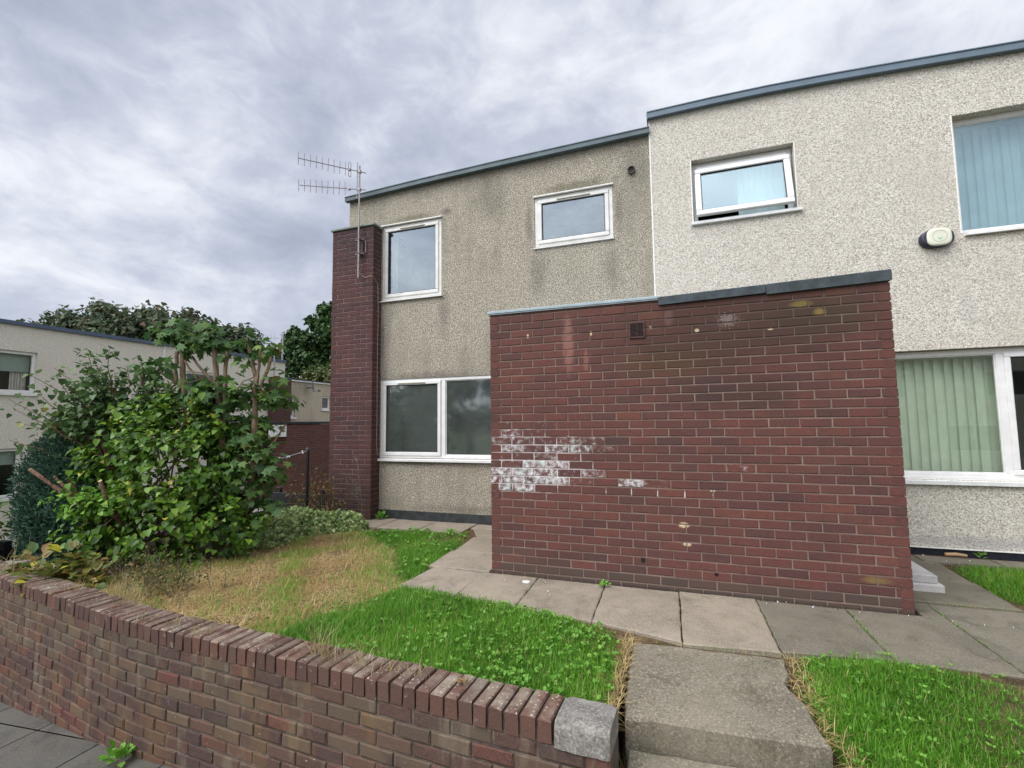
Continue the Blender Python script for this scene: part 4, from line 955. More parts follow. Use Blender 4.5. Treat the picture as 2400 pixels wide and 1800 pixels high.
# ------------------------------------------------------------------ far terrace on the left
XF = -13.2
def wall_x(mb, y0, y1, z0, z1, holes, x, rev, mat=0):
    """wall in the plane x facing +x"""
    n0 = len(mb.v)
    tmp = MB(); wall_front(tmp, y0, y1, z0, z1, holes, 0.0, rev, mat)
    mb.add([(x-vy, vx, vz) for vx, vy, vz in tmp.v], tmp.f, mat)
def swap(tmp, x): 
    tmp.v = [(x-vy, vx, vz) for vx, vy, vz in tmp.v]; return tmp
def far_window(parent, y0, y1, z0, z1, x, mull=None, sill=True, name='window', back='room'):
    tmp = MB(); frame_ring(tmp, y0, y1, z0, z1, 0.07, 0.06, 0.13)
    if mull: tmp.bbox(mull-0.035, mull+0.035, 0.06, 0.13, z0+.07, z1-.07)
    wf = swap(tmp, x).build(name, M_UPVC, parent)
    tmp = MB(); tmp.box(y0+.06, y1-.06, 0.10, 0.106, z0+.06, z1-.06); swap(tmp, x).build('pane', M_GLASS_FAR, wf)
    if sill: tmp = MB(); tmp.bbox(y0-.05, y1+.05, -0.06, 0.1, z0-.07, z0, 0.005); swap(tmp, x).build('sill', M_SILL, wf)
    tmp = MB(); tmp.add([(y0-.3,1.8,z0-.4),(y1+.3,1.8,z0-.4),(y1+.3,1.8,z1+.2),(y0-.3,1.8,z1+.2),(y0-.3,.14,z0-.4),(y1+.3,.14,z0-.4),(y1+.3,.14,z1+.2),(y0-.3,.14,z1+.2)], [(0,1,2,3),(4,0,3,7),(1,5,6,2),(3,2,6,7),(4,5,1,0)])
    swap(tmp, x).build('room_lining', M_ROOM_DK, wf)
    return wf
def far_house(label, y0, y1, ztop, zb, holes, rc, fas, white=False):
    h = thing('terraced_house', label, 'house', (XF, (y0+y1)/2, zb), 'terraced houses across the green')
    mb = MB(); wall_x(mb, y0, y1, zb, ztop, holes, XF, 0.16)
    mb.add([(XF,y1,zb),(XF-8,y1,zb),(XF-8,y1,ztop),(XF,y1,ztop)], [(0,1,2,3)]); mb.add([(XF,y0,zb),(XF-8,y0,zb),(XF-8,y0,ztop),(XF,y0,ztop)], [(3,2,1,0)])
    mb.add([(XF-8,y0,zb),(XF-8,y1,zb),(XF-8,y1,ztop),(XF-8,y0,ztop)], [(3,2,1,0)])
    mb.build('wall', rc, h)
    mb = MB(); mb.box(XF-8.1, XF+0.08, y0, y1, ztop-0.06, ztop+0.03 if not white else ztop); 
    f = mb.build('fascia', fas, h)
    if white: mb = MB(); mb.box(XF-8.1, XF+0.10, y0, y1, ztop, ztop+0.045); mb.build('roof', M_FELT_DARK, h)
    return h
h1 = far_house('far pale roughcast house at the left edge with a half drawn blind upstairs', -4.5, 5.76, 3.95, -1.42, [(1.3,2.72,2.26,3.27),(0.9,2.55,-0.22,0.94)], M_ROUGH_FAR, M_FASCIA_FAR)
wv = far_window(h1, 1.3, 2.72, 2.26, 3.27, XF)
mb = MB(); mb.box(XF-.20, XF-.19, 1.36, 2.66, 2.78, 3.22); mb.build('roller_blind', M_ROLLER, wv)
mb = MB()
for i in range(9): yv = 2.33+i*0.035; mb.box(XF-0.26+0.02*math.sin(i*2.1), XF-0.25+0.02*math.sin(i*2.1), yv, yv+0.036, 2.28, 3.2)
mb.build('curtain', M_CURTAIN, wv)
wv = far_window(h1, 0.9, 2.55, -0.22, 0.94, XF)
mb = MB(); mb.box(XF-.20, XF-.19, 0.96, 2.49, 0.55, 0.9); mb.build('roller_blind', M_ROLLER, wv)
h2 = far_house('far pale roughcast house in the middle of the row with a brown brick end pier', 5.765, 10.55, 3.98, -1.42, [(6.5,7.6,2.3,3.2),(7.3,9.2,0.0,1.2)], M_ROUGH_FAR, M_FASCIA_FAR)
far_window(h2, 6.5, 7.6, 2.3, 3.2, XF); far_window(h2, 7.3, 9.2, 0.0, 1.2, XF, 8.2)
mb = MB(); mb.box(XF, XF+0.02, 5.74, 5.785, -1.4, 3.86); mb.build('joint_bead', M_BEAD, h2)
mb = MB(); courses(mb, (XF+0.24, 9.76, 0), (0,1,0), (1,0,0), 0.92, 62, -1.42, 0, None, None, 0.06); mb.box(XF-0.02, XF+0.234, 9.766, 10.674, -1.42, 3.22, 1)
courses(mb, (XF, 9.758, 0), (1,0,0), (0,-1,0), 0.24, 62, -1.42, 0, None, None, 0.06)
p2 = mb.build('brick_pier', [M_PIER, M_MORTAR_PIER], h2)
mb = MB(); mb.box(XF-0.02, XF+0.27, 9.72, 10.70, 3.235, 3.28); mb.build('pier_cap', M_FASCIA_FAR, p2)
h3 = far_house('far tan roughcast house with a white fascia seen beside the brick pier', 10.68, 17.0, 3.27, -1.42, [(10.70,11.14,1.72,2.62),(12.72,13.24,2.08,2.67)], M_ROUGH_TAN, M_WHITE, True)
wv = far_window(h3, 10.70, 11.14, 1.72, 2.62, XF)
mb = MB()
for i in range(8): yv = 10.86+i*0.028; mb.box(XF-0.26+0.02*math.sin(i*2.1), XF-0.25+0.02*math.sin(i*2.1), yv, yv+0.029, 1.78, 2.55)
mb.build('curtain', M_CURTAIN, wv)
far_window(h3, 12.72, 13.24, 2.08, 2.67, XF)
fpz = thing('brick_porch', 'low far brick porch with a black felt edge beside the brick pier', 'porch', (-11.5, 10.3, -1.42))
mb = MB(); courses(mb, (-11.5, 9.0, 0), (0,1,0), (1,0,0), 3.6, 38, -1.42, 0, None, None, 0.06)
courses(mb, (-13.2, 9.0, 0), (1,0,0), (0,-1,0), 1.7, 38, -1.42, 0, None, None, 0.06); mb.box(-13.18, -11.506, 9.006, 12.6, -1.42, 1.42, 1)
mb.build('brick_wall', [M_PORCH, M_MORTAR_PIER], fpz)
mb = MB(); mb.bbox(-13.19, -11.46, 8.2, 12.63, 1.44, 1.53, 0.01); mb.build('felt_coping', M_FELT_DARK, fpz)
mb = MB(); mb.box(-11.53, -11.49, 8.25, 8.99, 1.0, 1.42); mb.build('white_panel', M_WHITE, fpz)
dish = thing('satellite_dish', 'small grey satellite dish on the far tan house wall', 'satellite dish', (XF, 11.75, 3.0))
mb = MB(); n = 20; c = Vector((XF+0.32, 11.72, 3.02)); ax = Vector((0.80,0.55,0.16)).normalized(); u_ = ax.cross(Vector((0,0,1))).normalized(); v_ = u_.cross(ax)
vs = [c+ax*0.0]
for rr_, dpt in ((0.12,0.012),(0.25,0.05)):
    vs += [c+(u_*math.cos(2*math.pi*k/n)*rr_*0.9+v_*math.sin(2*math.pi*k/n)*rr_)+ax*dpt for k in range(n)]
fs = [(0, 1+k, 1+(k+1) % n) for k in range(n)]+[(1+k, 1+n+k, 1+n+(k+1) % n, 1+(k+1) % n) for k in range(n)]
mb.add(vs, fs); mb.build('reflector', M_DISH, dish, True)
mb = MB(); mb.tube([(XF,11.78,2.98),(XF+0.3,11.74,2.98)], 0.025, 6); mb.tube([c-v_*0.2, c+ax*0.3-v_*0.22], 0.012, 5); mb.bbox(c.x+ax.x*.3-.04, c.x+ax.x*.3+.04, c.y+ax.y*.3-.04, c.y+ax.y*.3+.04, c.z-.21, c.z-.13, .006)
mb.build('arm', M_DISH, dish)
aerial('slim single boom aerial on a tall mast at the far end of the left roofs', [(-10.9-2.4,10.5,3.1),(-10.9-2.4,10.5,5.05)], [((-13.3,10.5,4.92),(-14.75,10.1,5.02),10,False)], r=0.03, elem=0.14)
aerial('short aerial with small folded loop beside the far brick pier', [(-12.9,9.72,3.2),(-12.9,9.72,4.5)], [((-12.9,9.72,4.35),(-13.35,9.6,4.36),3,True)], r=0.024, elem=0.18)

# ------------------------------------------------------------------ vegetation helpers
def frames(dirs, ups):
    d = dirs/np.linalg.norm(dirs, axis=1, keepdims=True)
    s = np.cross(d, ups); s /= np.linalg.norm(s, axis=1, keepdims=True)+1e-9
    n = np.cross(s, d); return d, s, n
OVAL = (np.array([(0,0,0),(0.28,0.25,0.05),(0.33,0.55,0.07),(0,1,-0.10),(-0.33,0.55,0.07),(-0.28,0.25,0.05)]), np.array([(0,1,2,3),(0,3,4,5)]))
IVYL = (np.array([(0,0.08,0),(0.42,0.10,0.07),(0.40,0.48,0.09),(0,1,-0.14),(-0.40,0.48,0.09),(-0.42,0.10,0.07)]), np.array([(0,1,2,3),(0,3,4,5)]))
LANCE = (np.array([(0,0,0),(0.10,0.25,0.03),(0.13,0.6,0.02),(0,1,-0.16),(-0.13,0.6,0.02),(-0.10,0.25,0.03)]), np.array([(0,1,2,3),(0,3,4,5)]))
MAPLE = (np.array([(0,0,0),(0.20,0.10,0.02),(0.52,0.12,-0.03),(0.36,0.36,0.05),(0.55,0.66,-0.03),(0.22,0.60,0.06),(0,1,-0.08),(-0.22,0.60,0.06),(-0.55,0.66,-0.03),(-0.36,0.36,0.05),(-0.52,0.12,-0.03),(-0.20,0.10,0.02)]),
         np.array([(0,1,2,3),(0,3,4,5),(0,5,6,7),(0,7,8,9),(0,9,10,11)]))
def leaves(name, P, dirs, ups, size, shape, mat, parent, tint, g=None):
    N = len(P); d, s, n = frames(dirs, ups); T, F = shape; k = len(T)
    size = np.broadcast_to(size, (N,))[:, None, None]
    V = P[:, None, :] + size*(s[:, None, :]*T[None, :, 0:1] + d[:, None, :]*T[None, :, 1:2] + n[:, None, :]*T[None, :, 2:3])
    FF = (np.arange(N)[:, None, None]*k + F[None]).reshape(-1, F.shape[1])
    c = np.zeros((N, k, 4)); c[..., 0] = tint[:, None]; c[..., 3] = 1
    if g is not None: c[..., 1] = g
    return quads_mesh(name, V.reshape(-1, 3), FF, mat, parent, c.reshape(-1, 4))
def unit(N): v = RNG.normal(size=(N, 3)); return v/np.linalg.norm(v, axis=1, keepdims=True)
RX = np.array((Rv.x, Rv.y, 0.0)); RY = np.array((-Rv.y, Rv.x, 0.0)); RZ = np.array((0, 0, 1.0))
def ell_pts(N, c, r, shell=0.35, up=0.25, lump=0.12, axes=(np.array((0.94,0.33,0)), np.array((-0.33,0.94,0)), RZ), zmin=None):
    """points in the outer shell of a lumpy ellipsoid, with outward directions"""
    u = unit(N); ph = RNG.uniform(0, 6, 6)
    l = 1+lump*(np.sin(5*u[:,0]+ph[0])*np.sin(4*u[:,2]+ph[1])+np.sin(9*u[:,1]+ph[2])*np.cos(8*u[:,2]+ph[3])*0.7)
    k = (1-shell*RNG.random(N)**1.5)*l
    p = np.array(c)+sum((u[:, i:i+1]*k[:, None]*r[i])*axes[i][None] for i in range(3))
    o = sum((u[:, i:i+1]/r[i])*axes[i][None] for i in range(3)); o /= np.linalg.norm(o, axis=1, keepdims=True)
    if zmin is not None: ok = p[:, 2] > zmin; p, o = p[ok], o[ok]
    return p, o
def leaf_dirs(o, droop=0.55, jit=0.6):
    d = o*0.55 + unit(len(o))*jit; d[:, 2] -= droop; up = o*0.7+unit(len(o))*0.45; up[:, 2] += 0.75
    return d, up
def twig(mb, a, b, r0, r1, n=4, wob=0.04, sides=6):
    a, b = Vector(a), Vector(b); pts = []; rs = []
    for i in range(n+1):
        f = i/n; k = math.sin(math.pi*f)
        pts.append(a+(b-a)*f+Vector((random.uniform(-wob,wob), random.uniform(-wob,wob), random.uniform(-wob,wob)))*k); rs.append(r0+(r1-r0)*f)
    mb.tube(pts, rs, sides)

# ------------------------------------------------------------------ garden bush group
# large-leaved ivy shrub
ivy = thing('ivy_shrub', 'large glossy green ivy shrub with sawn brown branches beside the garden wall', 'shrub', (-3.9,-0.5,-0.05))
Ps, Os = [], []
for N_, c, r in ((3700,(-3.74,-0.47,1.05),(0.86,0.58,0.74)), (2300,(-3.70,-0.60,0.46),(0.80,0.60,0.52)), (420,(-3.25,-0.28,0.85),(0.42,0.36,0.70)), (500,(-4.30,-0.62,1.30),(0.40,0.36,0.36)), (950,(-3.08,-0.46,0.30),(0.40,0.3,0.40)), (350,(-4.1,-0.9,0.25),(0.5,0.3,0.28)), (1200,(-3.62,-0.42,1.50),(0.62,0.40,0.36)), (380,(-4.05,-0.95,0.42),(0.50,0.32,0.40))):
    cc_, co_ = ell_pts(max(8, N_//26), c, r, 0.30, lump=0.16)
    idx = RNG.integers(0, len(cc_), N_); p = cc_[idx]+RNG.normal(0, 0.058, (N_, 3)); o = co_[idx]*0.8+unit(N_)*0.5; o /= np.linalg.norm(o, axis=1, keepdims=True)
    ok = (p[:,2] > -0.03) & ((p[:,2] > 0.30) | (RNG.random(N_) < 0.55)); Ps.append(p[ok]); Os.append(o[ok])
Pv, Ov = np.vstack(Ps), np.vstack(Os); d, up = leaf_dirs(Ov, 0.5, 0.5)
tint = np.clip(0.44+0.16*Ov[:,2]+RNG.normal(0, 0.24, len(Pv)), 0, 1)
leaves('foliage', Pv, d, up, 0.042+0.055*RNG.random(len(Pv))**1.7, IVYL, M_IVY, ivy, tint)
mb = MB()
twig(mb, (-4.35,-0.86,0.42), (-5.12,-1.12,0.95), 0.034, 0.020, 5, 0.03, 8); twig(mb, (-4.42,-0.90,0.46), (-4.92,-1.0,0.86), 0.022, 0.018, 3, 0.02, 8)
twig(mb, (-4.36,-0.95,0.40), (-4.55,-1.05,0.84), 0.030, 0.024, 4, 0.02, 8); twig(mb, (-3.95,-0.70,-0.05), (-4.38,-0.88,0.44), 0.07, 0.05, 4, 0.03, 8)
twig(mb, (-3.9,-0.7,-0.05), (-3.92,-1.12,0.86), 0.024, 0.018, 5, 0.04, 8)
for i in range(26):
    c = Pv[random.randrange(len(Pv))]; twig(mb, (-3.8+random.uniform(-.3,.3),-0.55+random.uniform(-.2,.2),random.uniform(0.1,0.9)), tuple(c), 0.014, 0.004, 4, 0.08, 5)
mb.build('branches', M_BARK, ivy, True)
M_CUT = plain('fresh_cut_wood', (0.52, 0.36, 0.20), 0.8)
for c, ax_ in (((-5.12,-1.12,0.95),(-.8,-.25,.55)), ((-4.92,-1.0,0.86),(-.7,-.15,.6)), ((-4.55,-1.05,0.84),(-.3,-.2,.9)), ((-3.92,-1.12,0.86),(0,-.6,.8))):
    c = Vector(c); a_ = Vector(ax_).normalized(); mb = MB(); mb.tube([c-a_*0.004, c+a_*0.004], 0.019, 10); mb.build('cut_end', M_CUT, ivy)
# young bright sprays in front
p, o = ell_pts(360, (-4.1,-1.0,0.62), (0.55,0.24,0.20), 0.8, lump=0.3); d, up = leaf_dirs(o, 0.3, 0.7)
leaves('young_foliage', p, d, up, RNG.uniform(0.04, 0.075, len(p)), IVYL, M_WEED, ivy, RNG.uniform(0.3, 1, len(p)))

# sycamore pollard
syc = thing('sycamore_tree', 'pollarded sycamore with pale sawn upright stems rising above the ivy shrub', 'tree', (-3.2,-0.3,-0.05))
mb = MB()
ST = [((-3.60,-0.45,1.2),(-3.67,-0.52,2.47),0.042,0.034), ((-3.18,-0.30,0.9),(-3.30,-0.40,2.42),0.045,0.032), ((-3.20,-0.31,1.0),(-3.16,-0.34,2.28),0.030,0.026),
      ((-2.84,-0.20,1.0),(-2.83,-0.22,1.98),0.042,0.034), ((-2.83,-0.22,1.95),(-2.92,-0.29,2.42),0.030,0.022), ((-2.82,-0.22,1.9),(-2.775,-0.23,2.30),0.020,0.017), ((-2.82,-0.20,1.8),(-2.66,-0.18,2.20),0.026,0.020),
      ((-3.0,-0.2,-0.05),(-2.84,-0.2,1.05),0.075,0.045), ((-3.1,-0.25,-0.05),(-3.18,-0.30,0.95),0.08,0.048), ((-3.2,-0.3,0.0),(-3.6,-0.45,1.25),0.06,0.042),
      ((-3.35,-0.38,1.7),(-3.62,-0.5,2.18),0.020,0.014), ((-3.2,-0.32,1.75),(-3.55,-0.46,2.22),0.022,0.016), ((-3.25,-0.35,1.5),(-3.5,-0.42,2.0),0.018,0.012), ((-3.72,-0.52,1.9),(-3.71,-0.53,2.28),0.026,0.024),
      ((-2.8,-0.15,1.05),(-2.55,-0.05,1.42),0.016,0.010), ((-3.6,-0.45,1.8),(-3.95,-0.55,2.06),0.022,0.016), ((-3.98,-0.6,1.6),(-4.12,-0.66,2.02),0.026,0.020)]
for a, b, r0, r1 in ST: twig(mb, a, b, r0*0.85, r1*0.82, 6, 0.016, 9)
mb.build('stems', M_BARK_PALE, syc, True)
CL = [((-3.72,-0.55,2.50),(0.26,0.2,0.16),70), ((-3.52,-0.48,2.36),(0.2,0.18,0.12),34), ((-3.36,-0.42,2.44),(0.22,0.18,0.15),60), ((-3.14,-0.35,2.30),(0.16,0.14,0.12),26), ((-2.93,-0.28,2.46),(0.06,0.06,0.10),12), ((-2.93,-0.3,2.12),(0.12,.1,.1),10),
      ((-2.70,-0.2,2.28),(0.16,0.12,0.12),26), ((-2.62,-0.15,1.98),(0.13,0.12,0.12),14), ((-2.56,-0.1,1.72),(0.24,0.14,0.10),44), ((-2.78,-0.2,1.80),(0.2,0.14,0.14),34), ((-3.1,-0.3,1.78),(0.42,0.22,0.20),130), ((-3.5,-0.42,1.85),(0.3,0.2,0.15),60), ((-2.92,-0.2,1.32),(0.34,0.22,0.30),150), ((-2.78,-0.12,0.9),(0.30,0.25,0.28),130), ((-3.92,-0.6,2.1),(0.3,0.2,0.10),40), ((-2.85,-0.12,0.45),(0.26,0.22,0.30),90), ((-3.3,-0.4,1.6),(0.3,0.2,0.3),90), ((-2.95,-0.42,0.38),(0.30,0.14,0.34),110), ((-2.92,-0.36,0.95),(0.26,0.12,0.3),80)]
Ps, Os = [], []
for c, r, n_ in CL:
    p, o = ell_pts(n_, c, r, 0.9, lump=0.2); Ps.append(p); Os.append(o)
Pv, Ov = np.vstack(Ps), np.vstack(Os); d, up = leaf_dirs(Ov, 0.35, 0.7)
tint = np.clip(0.42+RNG.normal(0, 0.18, len(Pv))+0.25*(Pv[:,0] > -2.9)*RNG.random(len(Pv))+0.12*(RNG.random(len(Pv)) > 0.92), 0, 1)
leaves('foliage', Pv, d, up, RNG.uniform(0.07, 0.135, len(Pv)), MAPLE, M_SYC, syc, tint)
mb = MB()
for i in range(60):
    c = Pv[random.randrange(len(Pv))]; b = min(ST, key=lambda s_: (Vector(s_[1])-Vector(c)).length)[1]
    twig(mb, b, tuple(c), 0.006, 0.003, 3, 0.04, 5)
struct(mb.build('twigs', M_BARK, syc), 'stuff')

# loose hazel-like bush to the left
hz = thing('hazel_bush', 'loose small leaved bush with thin dark branches in front of the far white wall', 'shrub', (-4.6,-0.7,-0.05))
mb = MB(); Ps, Os = [], []
root = (-4.35,-0.7,0.9)
for i in range(88):
    f = random.random(); ang = R(random.uniform(25, 176)); L = random.uniform(0.4, 1.08)
    tip = Vector(root)+Vector((0.94*math.cos(ang)*L*0.95, 0.33*math.cos(ang)*L+random.uniform(-.28,.28), 0.32+abs(math.sin(ang))*L*1.0))
    if tip.x < -4.6: tip.z = max(tip.z, 1.36+0.25*random.random())
    if tip.x > -3.75: tip.x = -3.75-random.random()*0.3
    mid = Vector(root)*0.6+tip*0.4+Vector((0,0,0.06)); twig(mb, root, mid, 0.016, 0.009, 3, 0.04, 5); twig(mb, mid, tip, 0.008, 0.003, 4, 0.04, 5)
    n_ = random.randint(22, 44); fr = RNG.uniform(0.25, 1.05, n_)[:, None]
    base = np.array(mid)*(1-fr)+np.array(tip)*fr+RNG.normal(0, 0.06, (n_, 3)); Ps.append(base); Os.append(np.tile(np.array((tip-mid).normalized()), (n_,1))*0.5+unit(n_)*0.8)
# long whips over the far house
for a, b in (((-4.6,-0.8,1.55),(-5.36,-1.1,2.05)), ((-4.6,-0.8,1.3),(-5.5,-1.1,1.48)), ((-4.7,-0.85,1.0),(-5.6,-1.1,1.28)), ((-4.6,-0.8,1.7),(-5.15,-0.95,2.12)), ((-4.5,-.75,1.2),(-5.45,-1.2,1.75))):
    twig(mb, a, b, 0.007, 0.003, 5, 0.03, 5); n_ = 15; fr = RNG.uniform(0.2, 1.0, n_)[:, None]
    Ps.append(np.array(a)*(1-fr)+np.array(b)*fr+RNG.normal(0, 0.035, (n_, 3))); Os.append(unit(n_))
mb.build('branches', M_BARK, hz)
Pv, Ov = np.vstack(Ps), np.vstack(Os); d, up = leaf_dirs(Ov, 0.3, 0.5)
leaves('foliage', Pv, d, up, RNG.uniform(0.045, 0.085, len(Pv)), IVYL, M_HAZEL, hz, np.clip(RNG.normal(0.45, 0.22, len(Pv)), 0, 1))

# blue-green cypress
cy = thing('cypress_bush', 'rounded dense blue green cypress bush at the left behind the ivy shrub', 'shrub', (-5.35,-0.8,-0.3))
Ps, Os = [], []
for N_, c, r in ((12000,(-5.20,-0.70,0.58),(0.47,0.44,0.88)), (5000,(-5.02,-0.48,0.95),(0.42,0.4,0.62)), (6000,(-4.95,-0.82,0.22),(0.50,0.40,0.60))):
    p, o = ell_pts(N_, c, r, 0.22, lump=0.09); Ps.append(p); Os.append(o); p, o = ell_pts(N_//2, c, np.array(r)*0.82, 0.4, lump=0.1); Ps.append(p); Os.append(o)
Pv, Ov = np.vstack(Ps), np.vstack(Os); d = Ov*0.6+unit(len(Pv))*0.55; d[:,2] += 0.35; up = Ov+unit(len(Pv))*0.5
leaves('foliage', Pv, d, up, RNG.uniform(0.035, 0.075, len(Pv)), LANCE, M_CYP, cy, np.clip(0.4+0.25*Ov[:,2]+RNG.normal(0,0.2,len(Pv)), 0, 1))
mb = MB(); twig(mb, (-5.25,-0.7,-0.4), (-5.2,-0.66,0.4), 0.06, 0.04); mb.build('trunk', M_BARK, cy)

# broad green shrub at the far left edge
gs = thing('laurel_shrub', 'small broad leaved green shrub at the far left edge below the lower window', 'shrub', (-5.8,-1.2,-0.4))
p, o = ell_pts(520, (-5.85,-1.30,0.34), (0.34,0.34,0.42), 0.6, lump=0.2); d, up = leaf_dirs(o, 0.35, 0.6)
leaves('foliage', p, d, up, RNG.uniform(0.06, 0.11, len(p)), OVAL, M_IVY, gs, np.clip(RNG.normal(0.5, 0.2, len(p)), 0, 1))
mb = MB()
for i in range(14): twig(mb, (-5.85+random.uniform(-.1,.1),-1.25,-0.6), tuple(p[random.randrange(len(p))]), 0.012, 0.004, 4, 0.05, 5)
mb.build('stems', M_BARK, gs)

# yellowing plant on the wall top
ye = thing('yellowing_plant', 'withering plant with yellow and brown leaves leaning over the garden wall top', 'plant', (-3.9,-1.5,0))
Ps, D = [], []
for c in ((-4.15,-1.50,0.02),(-3.95,-1.52,0.0),(-3.7,-1.5,0.0),(-3.5,-1.5,-0.02),(-3.85,-1.35,0.12),(-3.6,-1.35,0.1),(-3.35,-1.45,-0.02),(-4.3,-1.42,0.05),(-3.75,-1.62,-0.02)):
    for i in range(30):
        a_ = random.uniform(0, 6.28); el = random.uniform(0.0, 1.1); dv = np.array((math.cos(a_)*math.cos(el), math.sin(a_)*math.cos(el)-0.15, math.sin(el)))
        Ps.append(np.array(c)+dv*random.uniform(0.02, 0.16)); D.append(dv+np.array((0,0,-0.35)))
Pv, D = np.array(Ps), np.array(D); up = unit(len(Pv))*0.4; up[:,2] += 1
t_ = np.clip(RNG.choice([0.1,0.35,0.5,0.62,0.75,0.97], len(Pv), p=[.22,.2,.2,.18,.14,.06])+RNG.normal(0,.05,len(Pv)), 0, 1)
leaves('foliage', Pv, D, up, RNG.uniform(0.07, 0.14, len(Pv)), OVAL, M_YEL, ye, t_)
mb = MB()
for i in range(40):
    q = Pv[random.randrange(len(Pv))]; twig(mb, (q[0]*0.6-3.8*0.4, -1.42, -0.05), tuple(q), 0.006, 0.003, 3, 0.03, 5)
mb.build('stems', M_BARK, ye)

# seedy weeds between the shrub and the wall
sw = thing('seedy_weeds', 'olive and brown seedy weeds at the foot of the ivy shrub behind the wall top', 'weeds', (-2.8,-1.35,-0.05))
mb = MB(); Ps = []
for i in range(60):
    a = (-2.85+random.gauss(0, 0.34), -1.30+random.gauss(0, 0.16), -0.05); b = (a[0]+random.uniform(-.16,.16), a[1]+random.uniform(-.14,.06), random.uniform(0.10, 0.30))
    twig(mb, a, b, 0.004, 0.0018, 4, 0.03, 4)
    for q in range(16): f = random.uniform(0.2, 1.05); Ps.append([a[c_]+(b[c_]-a[c_])*f+random.gauss(0, 0.03) for c_ in range(3)])
mb.build('stems', M_BARK_GREY, sw)
Pv = np.array(Ps); d, up = leaf_dirs(unit(len(Pv)), 0.1, 0.8)
leaves('foliage', Pv, d, up, RNG.uniform(0.014, 0.035, len(Pv)), OVAL, M_BROWNLEAF, sw, np.clip(RNG.normal(0.25, 0.22, len(Pv)), 0, 1))

# brown rose stems by the pier
ro = thing('rose_bush', 'straggly leaf bare rose stems with brown leaves in front of the brick pier', 'shrub', (-3.3,1.3,-0.05))
mb = MB(); Ps = []
for i in range(30):
    a = (-3.30+random.uniform(-.42,.36), 1.34+random.uniform(-.16,.18), -0.05); b = (a[0]+random.uniform(-.22,.2), a[1]+random.uniform(-.1,.1), random.uniform(0.35, 0.85))
    twig(mb, a, b, 0.009, 0.003, 5, 0.04, 5)
    for k in range(random.randint(8, 22)): f = random.uniform(0.3, 1); Ps.append([a[c_]+(b[c_]-a[c_])*f+random.gauss(0, 0.05) for c_ in range(3)])
mb.build('stems', M_BARK, ro)
Pv = np.array(Ps); d, up = leaf_dirs(unit(len(Pv)), 0.3, 0.6)
leaves('foliage', Pv, d, up, RNG.uniform(0.025, 0.055, len(Pv)), OVAL, M_BROWNLEAF, ro, RNG.random(len(Pv)))
dw = thing('dead_weed', 'pale dried weed stalk leaning against the brick pier', 'weed', (-2.75,1.6,-0.03))
mb = MB(); twig(mb, (-2.72,1.60,-0.03), (-2.80,1.58,0.92), 0.007, 0.004, 6, 0.03, 5)
for i in range(26):
    z = random.uniform(0.2, 0.55); twig(mb, (-2.73,1.6,z), (-2.73+random.uniform(-.22,.02), 1.58+random.uniform(-.08,.05), z+random.uniform(-.04,.28)), 0.0035, 0.0015, 3, 0.02, 4)
for i in range(5): twig(mb, (-2.80,1.58,0.86), (-2.80+random.uniform(-.09,.02), 1.57, 0.93+random.uniform(0,.08)), 0.004, 0.002, 2, 0.01, 4)
mb.build('stalk', M_BARK_GREY, dw)

# fence post with wire and clips
fpo = thing('fence_post', 'slim black metal post with a wire tied to its top beside the bush', 'post', (-3.43,1.27,-0.05))
mb = MB(); mb.bbox(-3.445, -3.415, 1.255, 1.285, -0.05, 1.06, 0.003); mb.build('post', M_BLACK, fpo)
mb = MB(); mb.bbox(-3.452, -3.408, 1.248, 1.292, 1.04, 1.075, 0.004); mb.build('cap', M_DISH, fpo)
mb = MB(); mb.tube([(-3.43,1.26,1.03),(-3.62,1.19,0.975),(-3.85,1.10,0.905),(-4.3,0.95,0.86)], 0.006, 5)
wire = mb.build('fence_wire', M_STEEL); tag(wire, 'thin wire with white clips running from the black post into the bush', 'wire')
for x, y, z in ((-3.50,1.235,1.012),(-3.68,1.165,0.96),(-3.71,1.155,0.952),(-3.81,1.117,0.92)):
    mb = MB()
    for k in range(5):
        a_ = random.uniform(0, 6.28); mb.tube([(x,y,z),(x+0.026*math.cos(a_),y,z+0.026*math.sin(a_))], 0.006, 5)
    mb.build('clip', M_CHAIN, wire)
bf = thing('board_edging', 'low black boards edging the bed beside the brick pier', 'edging', (-4.0,1.75,0))
mb = MB(); mb.bbox(-4.7, -3.47, 1.72, 1.75, 0.0, 0.16, 0.004); mb.bbox(-4.7, -3.47, 1.722, 1.748, 0.18, 0.32, 0.004); mb.build('boards', M_BLACK, bf)
for x in (-3.62, -4.5): mb = MB(); mb.bbox(x, x+0.07, 1.752, 1.81, -0.1, 0.40, 0.004); mb.build('peg', M_BLACK, bf)

